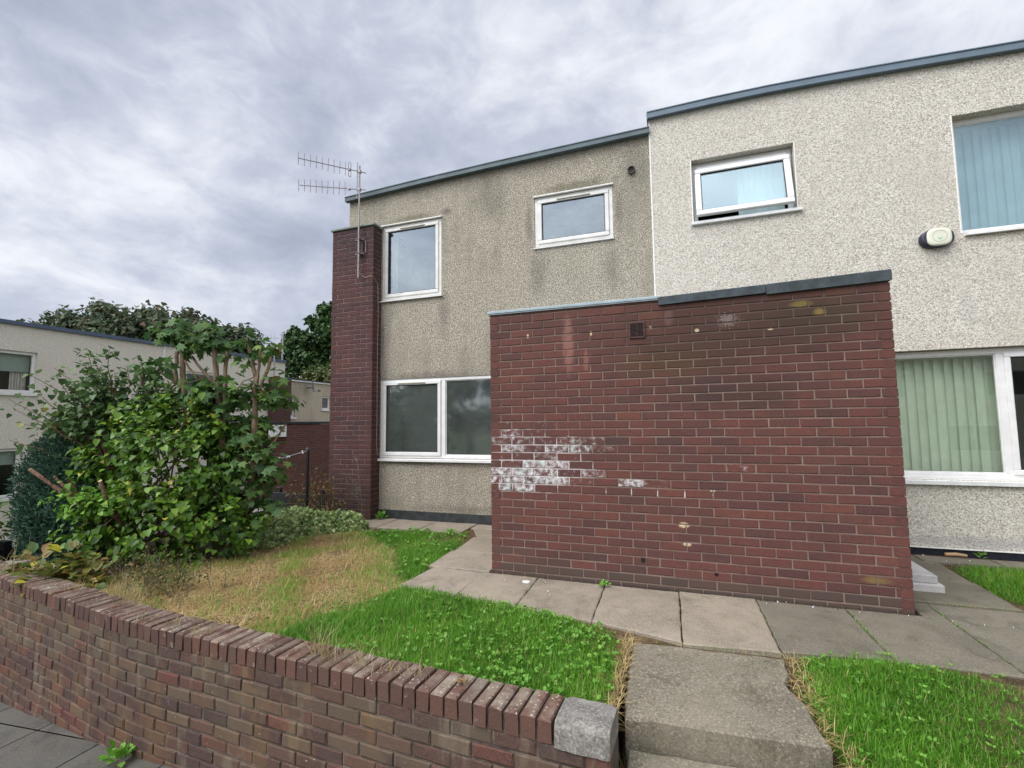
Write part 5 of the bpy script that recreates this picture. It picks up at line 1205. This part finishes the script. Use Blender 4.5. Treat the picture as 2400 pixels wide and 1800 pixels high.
# variegated ivy carpet
poly_iv = [(-2.35,1.12),(-2.55,0.95),(-2.82,0.50),(-2.80,0.0),(-3.3,-0.2),(-4.3,0.2),(-4.3,1.0),(-3.5,1.66),(-2.72,1.62),(-2.45,1.45)]
def inpoly(x, y, poly):
    n = len(poly); c = np.zeros(x.shape, bool); j = n-1
    for i in range(n):
        xi, yi = poly[i]; xj, yj = poly[j]
        c ^= ((yi > y) != (yj > y)) & (x < (xj-xi)*(y-yi)/(yj-yi+1e-12)+xi); j = i
    return c
def scatter(poly, dens):
    P = np.array(poly); lo, hi = P.min(0), P.max(0); N = int((hi-lo).prod()*dens)
    xy = lo+(hi-lo)*RNG.random((N, 2)); return xy[inpoly(xy[:,0], xy[:,1], poly)]
def edge_dist(xy, poly):
    P = np.array(poly); best = np.full(len(xy), 9.0)
    for i in range(len(P)):
        a, b = P[i], P[(i+1) % len(P)]; ab = b-a; t_ = np.clip(((xy-a)@ab)/(ab@ab), 0, 1); best = np.minimum(best, np.linalg.norm(xy-a-t_[:,None]*ab, axis=1))
    return best
xy = scatter(poly_iv, 2300); e = edge_dist(xy, poly_iv)
hgt = 0.33*(1-np.exp(-e/0.16))*(0.75+0.35*np.sin(5*xy[:,0]+2)*np.cos(4*xy[:,1]))
Pv = np.column_stack([xy, -0.04+hgt*RNG.uniform(0.35, 1.0, len(xy))**0.6]); o = np.tile((0.25,-0.55,0.75), (len(Pv),1))+unit(len(Pv))*0.6
d = unit(len(Pv))*0.8; d[:,2] -= 0.15; d[:,1] -= 0.35
struct(leaves('ivy_ground_cover', Pv, d, o, RNG.uniform(0.030, 0.055, len(Pv)), MAPLE, M_VAR, None, np.clip(RNG.normal(0.55, 0.25, len(Pv)), 0, 1)), 'stuff')

# ------------------------------------------------------------------ grass
def blades(name, xy, z, h, width, mat, lean=0.35, tint=None, flat=0.0, seg=2):
    N = len(xy); az = RNG.uniform(0, 2*math.pi, N); ln = np.abs(RNG.normal(lean, lean*0.5, N))+flat
    dx, dy = np.cos(az), np.sin(az); wx, wy = -dy, dx
    V = np.zeros((N, 6, 3)); hh = np.broadcast_to(h, (N,)); wd = np.broadcast_to(width, (N,))
    for k, (f, wf) in enumerate(((0, 1.0), (0.55, 0.8), (1.0, 0.12))):
        off = hh*ln*f**1.6; zz = hh*np.sqrt(np.maximum(0.04, 1-np.minimum(ln, 0.98)**2))*(f-0.18*f*f*np.minimum(ln, 1))
        for s_, sg in ((0, -0.5), (1, 0.5)):
            V[:, k*2+s_, 0] = xy[:,0]+dx*off+wx*wd*wf*sg; V[:, k*2+s_, 1] = xy[:,1]+dy*off+wy*wd*wf*sg; V[:, k*2+s_, 2] = z+zz
    F = np.array([(0,1,3,2),(2,3,5,4)]); FF = (np.arange(N)[:,None,None]*6+F[None]).reshape(-1,4)
    c = np.zeros((N,6,4)); c[...,0] = tint[:,None]; c[...,3] = 1
    return quads_mesh(name, V.reshape(-1,3), FF, mat, None, c.reshape(-1,4))
def patch(xy, s=2.2, k=0): return 0.5+0.28*np.sin(s*xy[:,0]*1.3+k)*np.cos(s*xy[:,1]+1.7*k)+0.22*np.sin(s*2.7*xy[:,0]+2.1+k)*np.sin(s*2.3*xy[:,1]+k)
lawnA = [(-0.86,-1.93),(-0.90,-1.55),(-0.80,-1.2),(-0.57,-0.63),(-0.35,-0.62),(-0.09,-0.70),(0.52,-0.79),(0.95,-0.87),(1.25,-0.97),(1.36,-1.16),(1.375,-1.5),(1.34,-1.95)]
lawnB = [(-2.36,1.06),(-1.9,1.30),(-1.2,1.44),(-0.92,1.46),(-0.70,0.82),(-0.68,0.3),(-0.66,-0.1),(-0.62,-0.55),(-0.86,-0.42),(-1.02,-0.15),(-1.3,0.35),(-1.75,0.65)]
lawnC = [(2.42,-0.98),(2.74,-0.83),(3.14,-0.88),(3.48,-0.97),(4.2,-1.05),(5.2,-1.2),(5.2,-4.0),(2.6,-4.0),(2.46,-2.6),(2.44,-1.85),(2.40,-1.55),(2.36,-1.3)]
lawnD = [(4.20,1.43),(4.40,1.58),(6.2,1.60),(6.2,0.45),(4.25,0.40),(4.14,0.68)]
VZ = np.vectorize(gz)
def lawn(name, poly, dens, hmax, dens_b=0.0, k=0, zoff=0.0):
    xy = scatter(poly, dens); e = edge_dist(xy, poly); pt = patch(xy, 2.2, k)
    xy = xy+RNG.normal(0, 0.022, xy.shape)
    keep = RNG.random(len(xy)) < np.clip(0.35+e/0.09, 0, 1)*np.clip(0.55+1.1*pt, 0, 1); xy, e, pt = xy[keep], e[keep], pt[keep]
    h = hmax*(0.45+0.75*pt)*RNG.uniform(0.4, 1.2, len(xy))*(0.6+0.4*np.clip(e/0.1, 0, 1))
    tint = np.clip(0.10+0.62*patch(xy, 3.1, k+4)+RNG.normal(0, 0.20, len(xy)), 0, 1)
    dry = RNG.random(len(xy)) < 0.05+0.12*(pt < 0.3); tint[dry] = 1.0
    o = blades(name, xy, VZ(xy[:,0], xy[:,1])+zoff, h, RNG.uniform(0.0028, 0.0052, len(xy)), M_GRASS, 0.85, tint)
    return struct(o, 'stuff')
lawn('lawn_grass', lawnA, 20000, 0.085, k=1, zoff=0.02); lawn('lawn_grass', lawnB, 15000, 0.095, k=2.3); lawn('lawn_grass', lawnC, 23000, 0.078, k=3.7); lawn('lawn_grass', lawnD, 9000, 0.10, k=4.4)
# broad-leaved clover and dandelion among the grass
def rosettes(name, poly, dens, size, zoff=0.03, mask=None, n=(5, 9)):
    xy = scatter(poly, dens)
    if mask is not None: xy = xy[mask(xy)]
    Ps, D, Z = [], [], []
    for x, y in xy:
        for i in range(random.randint(*n)):
            a_ = random.uniform(0, 6.28); el = random.uniform(0.25, 1.0); dv = (math.cos(a_)*math.cos(el), math.sin(a_)*math.cos(el), math.sin(el))
            Ps.append((x+dv[0]*0.012, y+dv[1]*0.012, gz(x, y)+zoff)); D.append(dv)
    Pv, D = np.array(Ps), np.array(D); up = unit(len(Pv))*0.4; up[:,2] += 1
    return struct(leaves(name, Pv, D, up, RNG.uniform(size*0.6, size*1.3, len(Pv)), OVAL, M_WEED, None, np.clip(RNG.normal(0.5, 0.25, len(Pv)), 0, 1)), 'stuff')
rosettes('lawn_clover', lawnA, 260, 0.024, 0.05, lambda q: (RNG.random(len(q)) < np.clip(0.25+0.75*(q[:,0]+0.2), 0.12, 1))); rosettes('lawn_clover', lawnB, 60, 0.032, 0.04); rosettes('lawn_clover', lawnC, 110, 0.017, 0.045)
# dry, strimmed grass and straw
dryP = [(-0.86,-1.93),(-0.90,-1.55),(-0.80,-1.2),(-0.57,-0.6),(-0.86,-0.4),(-1.05,-0.1),(-1.35,0.35),(-1.8,0.65),(-2.36,1.08),(-2.62,0.92),(-2.9,0.5),(-2.9,-0.3),(-3.4,-0.9),(-3.6,-1.75),(-1.9,-1.86)]
xy = scatter(dryP, 9000); pt = patch(xy, 3.0, 5); p2_ = patch(xy, 5.5, 9)
kp = RNG.random(len(xy)) < np.clip(0.10+1.0*p2_, 0, 1); xy, pt, p2_ = xy[kp], pt[kp], p2_[kp]
tint = np.clip(0.36+0.45*pt+RNG.normal(0, 0.18, len(xy)), 0, 0.93)
struct(blades('dry_grass', xy, VZ(xy[:,0], xy[:,1])+0.010, RNG.uniform(0.03, 0.12, len(xy)), RNG.uniform(0.002, 0.0045, len(xy)), M_STRAW, 0.95, tint, 0.4), 'stuff')
eA = np.minimum(edge_dist(xy, lawnA), edge_dist(xy, lawnB)); pg = patch(xy, 3.4, 2.2)
gk = RNG.random(len(xy)) < np.clip(1.0-eA/0.45, 0, 1)*0.85+0.9*np.clip((pg-0.42)*2.6, 0, 1)*(p2_ > 0.30)
gx = xy[gk]+RNG.normal(0, 0.03, (int(gk.sum()), 2))
struct(blades('sparse_grass', gx, VZ(gx[:,0], gx[:,1])+0.005, RNG.uniform(0.03, 0.09, len(gx)), RNG.uniform(0.003, 0.005, len(gx)), M_GRASS, 0.6, np.clip(RNG.normal(0.78, 0.15, len(gx)), 0, 1)), 'stuff')
strip = [(1.365,-1.0),(1.44,-1.03),(1.47,-1.86),(1.52,-2.9),(1.44,-2.9),(1.44,-2.1),(1.37,-1.9)]
strip2 = [(2.33,-1.0),(2.43,-1.0),(2.42,-1.5),(2.50,-1.85),(2.52,-2.2),(2.38,-2.1),(2.37,-1.78),(2.30,-1.3)]
for pl, dn in ((strip, 5500), (strip2, 3800)):
    xy = scatter(pl, dn); tint = np.clip(RNG.normal(0.66, 0.16, len(xy)), 0, 0.95); tint[RNG.random(len(xy)) < 0.05] = 1
    struct(blades('straw_litter', xy, VZ(xy[:,0], xy[:,1])+0.015, RNG.uniform(0.04, 0.12, len(xy)), RNG.uniform(0.0022, 0.004, len(xy)), M_STRAW, 0.8, tint, 0.15), 'stuff')
# tall pale tufts along the top of the wall
tufts = [(-2.35,-1.78,0.26,90),(-2.55,-1.72,0.30,80),(-2.2,-1.85,0.18,60),(-1.55,-1.98,0.12,45),(-1.25,-2.02,0.13,45),(-0.30,-2.0,0.30,60),(-0.18,-2.03,0.22,60),(0.02,-2.05,0.15,50),(0.22,-2.06,0.14,40),(0.36,-2.05,0.13,40),(-1.85,-2.0,0.10,30),(-3.05,-1.75,0.2,60)]
for i, (x, y, h, n_) in enumerate(tufts):
    xy = np.column_stack([RNG.normal(x, 0.04, n_), RNG.normal(y, 0.03, n_)])
    o = blades('grass_tuft', xy, np.full(n_, 0.04 if y < -1.9 else 0.0), h*RNG.uniform(0.4, 1.1, n_), RNG.uniform(0.002, 0.0035, n_), M_PALEGRASS, 0.55, np.clip(RNG.normal(0.5, 0.25, n_), 0, 1))
    tag(o, 'bleached grass tuft rooted in the brick on edge top of the garden wall', 'grass tuft', 'dry tufts along the wall top')
n_ = 60; xy = np.column_stack([RNG.normal(-4.25, 0.10, n_), RNG.normal(-1.62, 0.05, n_)])
o = blades('dry_stalks', xy, np.full(n_, 0.05), RNG.uniform(0.15, 0.42, n_), RNG.uniform(0.003, 0.005, n_), M_PALEGRASS, 0.92, np.clip(RNG.normal(0.6, 0.25, n_), 0, 1))
tag(o, 'spray of dry straw stalks lying across the left end of the wall top', 'straw')

# small weeds
def weed(label, x, y, z, r, n_, mat=M_WEED, shape=OVAL, up_=0.6):
    Ps, D = [], []
    for i in range(n_):
        a_ = random.uniform(0, 6.28); el = random.uniform(0.15, 1.2); dv = np.array((math.cos(a_)*math.cos(el), math.sin(a_)*math.cos(el), math.sin(el)*up_))
        Ps.append(np.array((x, y, z))+dv*r*random.uniform(0.1, 0.8)); D.append(dv)
    Pv, D = np.array(Ps), np.array(D); up = unit(len(Pv))*0.5; up[:,2] += 1
    return tag(leaves('weed', Pv, D, up, RNG.uniform(r*0.4, r*0.75, len(Pv)), shape, mat, None, RNG.uniform(0.3, 1, len(Pv))), label, 'weed')
weed('bright green weed growing at the foot of the garden wall on the pavement', -1.84, -2.11, -0.80, 0.10, 40, up_=1.0)
weed('round clump of clover in the paving joint against the porch foot', 1.09, -0.115, -0.01, 0.055, 26)
weed('tiny red stemmed weed in a joint of the wall top', 0.66, -2.05, 0.065, 0.035, 16, M_BROWNLEAF)
weed('small green weed at the foot of the roughcast wall beside the brick pier', -2.55, 1.86, -0.02, 0.12, 24, up_=1.0)
weed('thin green weed against the black plinth of the pale house', 4.62, 1.84, -0.02, 0.07, 8, up_=1.4)

# little bits lying about
mb = MB(); mb.tube([(4.32,1.84,0.0),(4.42,1.85,0.004),(4.50,1.83,0.0)], [0.016,0.018,0.013], 7); tag(mb.build('wood_offcut', plain('weathered_wood', (0.38,0.25,0.14), 0.8)), 'short piece of pale wood lying against the black plinth', 'stick')
mb = MB()
for i in range(26):
    if i < 14: x, y = random.uniform(2.2, 4.2), random.uniform(-0.12, -0.04) if random.random() < .6 else random.uniform(-0.7, 0.1)
    elif i < 21: x, y = random.uniform(3.7, 5.2), random.uniform(1.64, 1.88)
    else: x, y = random.uniform(-0.4, 1.0), random.uniform(-0.5, -0.05)
    r_ = random.choice((0.002,0.002,0.003,0.003,0.006)); a0 = random.random()*6
    ring = [(x+r_*random.uniform(.6,1.3)*math.cos(a0+k*1.05), y+r_*random.uniform(.6,1.3)*math.sin(a0+k*1.05)) for k in range(6)]
    mb.add([(a,b,-0.016) for a,b in ring]+[(a,b,-0.024) for a,b in ring], [tuple(range(6))]+[(k,(k+1)%6,6+(k+1)%6,6+k)[::-1] for k in range(6)])
struct(mb.build('paint_flakes', M_WHITE), 'stuff')
mb = MB()
for i in range(900):
    x = random.uniform(0.9, 3.42) if i < 760 else random.uniform(0.0, 0.9); y = -0.006-abs(random.gauss(0, 0.022+0.012*max(0, x-1.8))); r_ = random.uniform(0.0015, 0.006)
    a0 = random.random()*6; h_ = r_*random.uniform(0.4, 1.0)
    ring = [(x+r_*random.uniform(.6,1.3)*math.cos(a0+q*1.57), y+r_*random.uniform(.6,1.3)*math.sin(a0+q*1.57), -0.027) for q in range(4)]
    mb.add(ring+[(x, y, -0.027+h_*1.5)], [(0,1,4),(1,2,4),(2,3,4),(3,0,4)])
struct(mb.build('soil_crumbs', M_DIRT), 'stuff')
jt_ = []
for (a, b), n_ in ((((2.90,-0.05),(2.95,-0.82)),110), (((3.53,0.2),(3.58,-0.85)),60), (((2.30,-0.05),(2.33,-0.9)),30), (((3.40,0.29),(4.15,0.29)),36), (((0.49,-0.05),(0.51,-0.74)),14), (((3.4,1.61),(6,1.61)),60), (((1.44,-1.06),(2.32,-1.0)),40)):
    f = RNG.random(n_)**0.8; jt_.append(np.column_stack([a[0]+(b[0]-a[0])*f+RNG.normal(0, 0.008, n_), a[1]+(b[1]-a[1])*f+RNG.normal(0, 0.008, n_)]))
jx_ = np.vstack(jt_)
struct(blades('joint_moss', jx_, np.full(len(jx_), -0.035), RNG.uniform(0.012, 0.04, len(jx_)), RNG.uniform(0.003, 0.005, len(jx_)), M_GRASS, 0.7, np.clip(RNG.normal(0.8, 0.15, len(jx_)), 0, 1)), 'stuff')
mb = MB(); ring = [(0.415+0.038*math.cos(k*.6)*random.uniform(.85,1.1), -0.20+0.024*math.sin(k*.6)*random.uniform(.85,1.1)) for k in range(10)]
mb.add([(a,b,-0.0165) for a,b in ring]+[(a,b,-0.026) for a,b in ring], [tuple(range(10))]+[(k,(k+1)%10,10+(k+1)%10,10+k)[::-1] for k in range(10)])
tag(mb.build('litter_scrap', M_WHITE), 'white paper scrap lying on the paving near the porch foot', 'litter')

# ------------------------------------------------------------------ trees
def tree(label, base, trunk_h, clumps, nper, size, mat, name='broadleaf_tree', tintf=None, group=None, bark=M_BARK_GREY, tuft=(0.22, 0.42), ax=(np.array((1.,0,0)), np.array((0,1.,0)), RZ)):
    t = thing(name, label, 'tree', base, group); mb = MB(); b = Vector(base)
    cen = Vector(tuple(np.mean([c[0] for c in clumps], axis=0)))
    top = Vector((b.x*0.7+cen.x*0.3, b.y*0.7+cen.y*0.3, b.z+trunk_h)); twig(mb, b, top, 0.035*trunk_h+0.08, 0.02*trunk_h+0.06, 6, 0.08, 9)
    for c, r in clumps: twig(mb, top, tuple(Vector(c)), 0.012*trunk_h+0.03, 0.02, 5, 0.25, 6)
    mb.build('trunk', bark, t)
    Ps, Os = [], []
    vol = [r[0]*r[1]+r[0]*r[2]+r[1]*r[2] for c, r in clumps]; tv = sum(vol)
    for (c, r), v in zip(clumps, vol):
        # each clump is made of smaller tufts
        nt = max(4, int(26*v/tv*len(clumps)/2)); tc_, _ = ell_pts(nt, c, r, 0.5, lump=0.2, axes=ax)
        for q in tc_:
            p, o = ell_pts(max(6, int(nper*v/tv/nt)), q, np.array(r)*RNG.uniform(*tuft), 0.8, lump=0.3, axes=ax); Ps.append(p); Os.append(o)
    Pv, Ov = np.vstack(Ps), np.vstack(Os); d, up = leaf_dirs(Ov, 0.25, 0.8)
    tint = np.clip(RNG.normal(0.42, 0.2, len(Pv)), 0, 1)
    if tintf is not None: tint = np.clip(tint+tintf(Pv), 0, 1)
    leaves('crown', Pv, d, up, RNG.uniform(size*0.6, size*1.3, len(Pv)), IVYL, mat, t, tint)
    return t
AX = (np.array((0.94,0.33,0)), np.array((-0.33,0.94,0)), RZ)
cl = []
for i, f in enumerate(np.linspace(0.03, 0.97, 9)):
    x, y = -31.6+11.6*f, 11.0+3.9*f; zt = np.interp(f, [0, .08, .3, .5, .7, .85, 1], [6.6, 7.3, 7.9, 7.6, 7.5, 7.2, 6.2]); cl.append(((x, y+random.uniform(-.8,.8), zt-1.2), (1.5, 1.5, 1.25))); cl.append(((x+.5, y+random.uniform(-.8,.8), zt-2.8), (1.7, 1.6, 1.5)))
tree('wide dark green tree with reddish tips rising behind the far white houses', (-26.5,12.8,-1.42), 4.5, cl, 34000, 0.24, M_TREE, tintf=lambda P: 0.22*(P[:,2] > 6.3)*RNG.random(len(P)), tuft=(0.34, 0.6), ax=AX)
cl = [((-26.6,28.2,11.3),(0.8,0.8,1.0)), ((-26.7,28.1,10.0),(1.5,1.4,1.3)), ((-27.6,27.8,8.8),(1.8,1.6,1.4)), ((-25.8,28.4,8.8),(2.0,1.7,1.6)), ((-28.4,27.5,7.2),(1.9,1.7,1.5)), ((-26.6,28.1,7.0),(2.3,1.9,1.8)), ((-28.2,27.6,5.4),(2.5,2.0,1.7)), ((-25.5,28.4,5.6),(2.3,2.0,1.8)), ((-29.3,27.2,4.4),(1.5,1.4,1.2))]
tree('tall dark green pointed tree half hidden by the brick corner pier', (-26.8,28.0,-1.42), 5.0, cl, 16000, 0.30, M_TREE_B, ax=AX)
cl = [((-23.6,24.2,4.4),(1.9,1.5,1.6)), ((-22.4,24.6,4.0),(1.8,1.5,1.8)), ((-25.0,23.9,3.4),(1.6,1.4,1.3)), ((-24.0,24.0,2.6),(2.4,1.6,1.5))]
tree('lower olive green bushy tree in front of the tall pointed tree', (-23.6,24.2,-1.42), 2.5, cl, 6000, 0.26, M_TREE_C, ax=AX)
# trees across the street behind the camera, seen mirrored in the panes
cl = [((-8.6,-11.5,2.6),(1.6,1.3,1.5)), ((-6.8,-11.8,2.4),(1.5,1.3,1.4)), ((-7.6,-11.4,3.9),(1.4,1.2,1.0)), ((-5.4,-12.2,1.8),(1.2,1.1,1.3))]
tree('dark street tree opposite the house, mirrored in the lower left window', (-7.4,-11.6,-1.42), 2.2, cl, 3500, 0.30, M_TREE_B)

# ------------------------------------------------------------------ terrace across the street, mirrored in the ground floor panes
ho = thing('terraced_house', 'pale terraced house across the street, mirrored in the right ground floor panes', 'house', (11.0, -19.0, -1.42))
tmp = MB(); wall_front(tmp, -22.0, 4.0, -1.42, 4.6, [(-20.5,-19.0,2.3,3.5),(-16.5,-15.0,2.3,3.5),(-12,-10.5,2.3,3.5),(-7.5,-6,2.3,3.5),(-2.5,-1,2.3,3.5),(-20.5,-18.5,-0.2,1.1),(-15.5,-13.5,-0.2,1.1),(-8,-6,-0.2,1.1),(-3,-1,-0.2,1.1)], 0.0, 0.15)
mb = MB(); mb.add([(-vx, -19.0-vy, vz) for vx, vy, vz in tmp.v], tmp.f); mb.box(-4.0, 22.0, -26.0, -19.2, -1.42, 4.58)
mb.build('wall', M_ROUGH_FAR, ho)
mb = MB(); mb.box(-4.1, 22.1, -26.1, -18.9, 4.6, 4.75); mb.build('fascia', M_FASCIA_FAR, ho)
for a, b, c, d in ((19.0,20.5,2.3,3.5),(15.0,16.5,2.3,3.5),(10.5,12,2.3,3.5),(6,7.5,2.3,3.5),(1,2.5,2.3,3.5),(18.5,20.5,-0.2,1.1),(13.5,15.5,-0.2,1.1),(6,8,-0.2,1.1),(1,3,-0.2,1.1)):
    mb = MB(); frame_ring(mb, a, b, c, d, 0.08, -19.14, -19.07); mb.bbox((a+b)/2-.04, (a+b)/2+.04, -19.14, -19.07, c+.08, d-.08); wf = mb.build('window', M_UPVC, ho)
    mb = MB(); mb.box(a+.06, b-.06, -19.12, -19.11, c+.06, d-.06); mb.build('pane', M_ROOM_DK, wf)
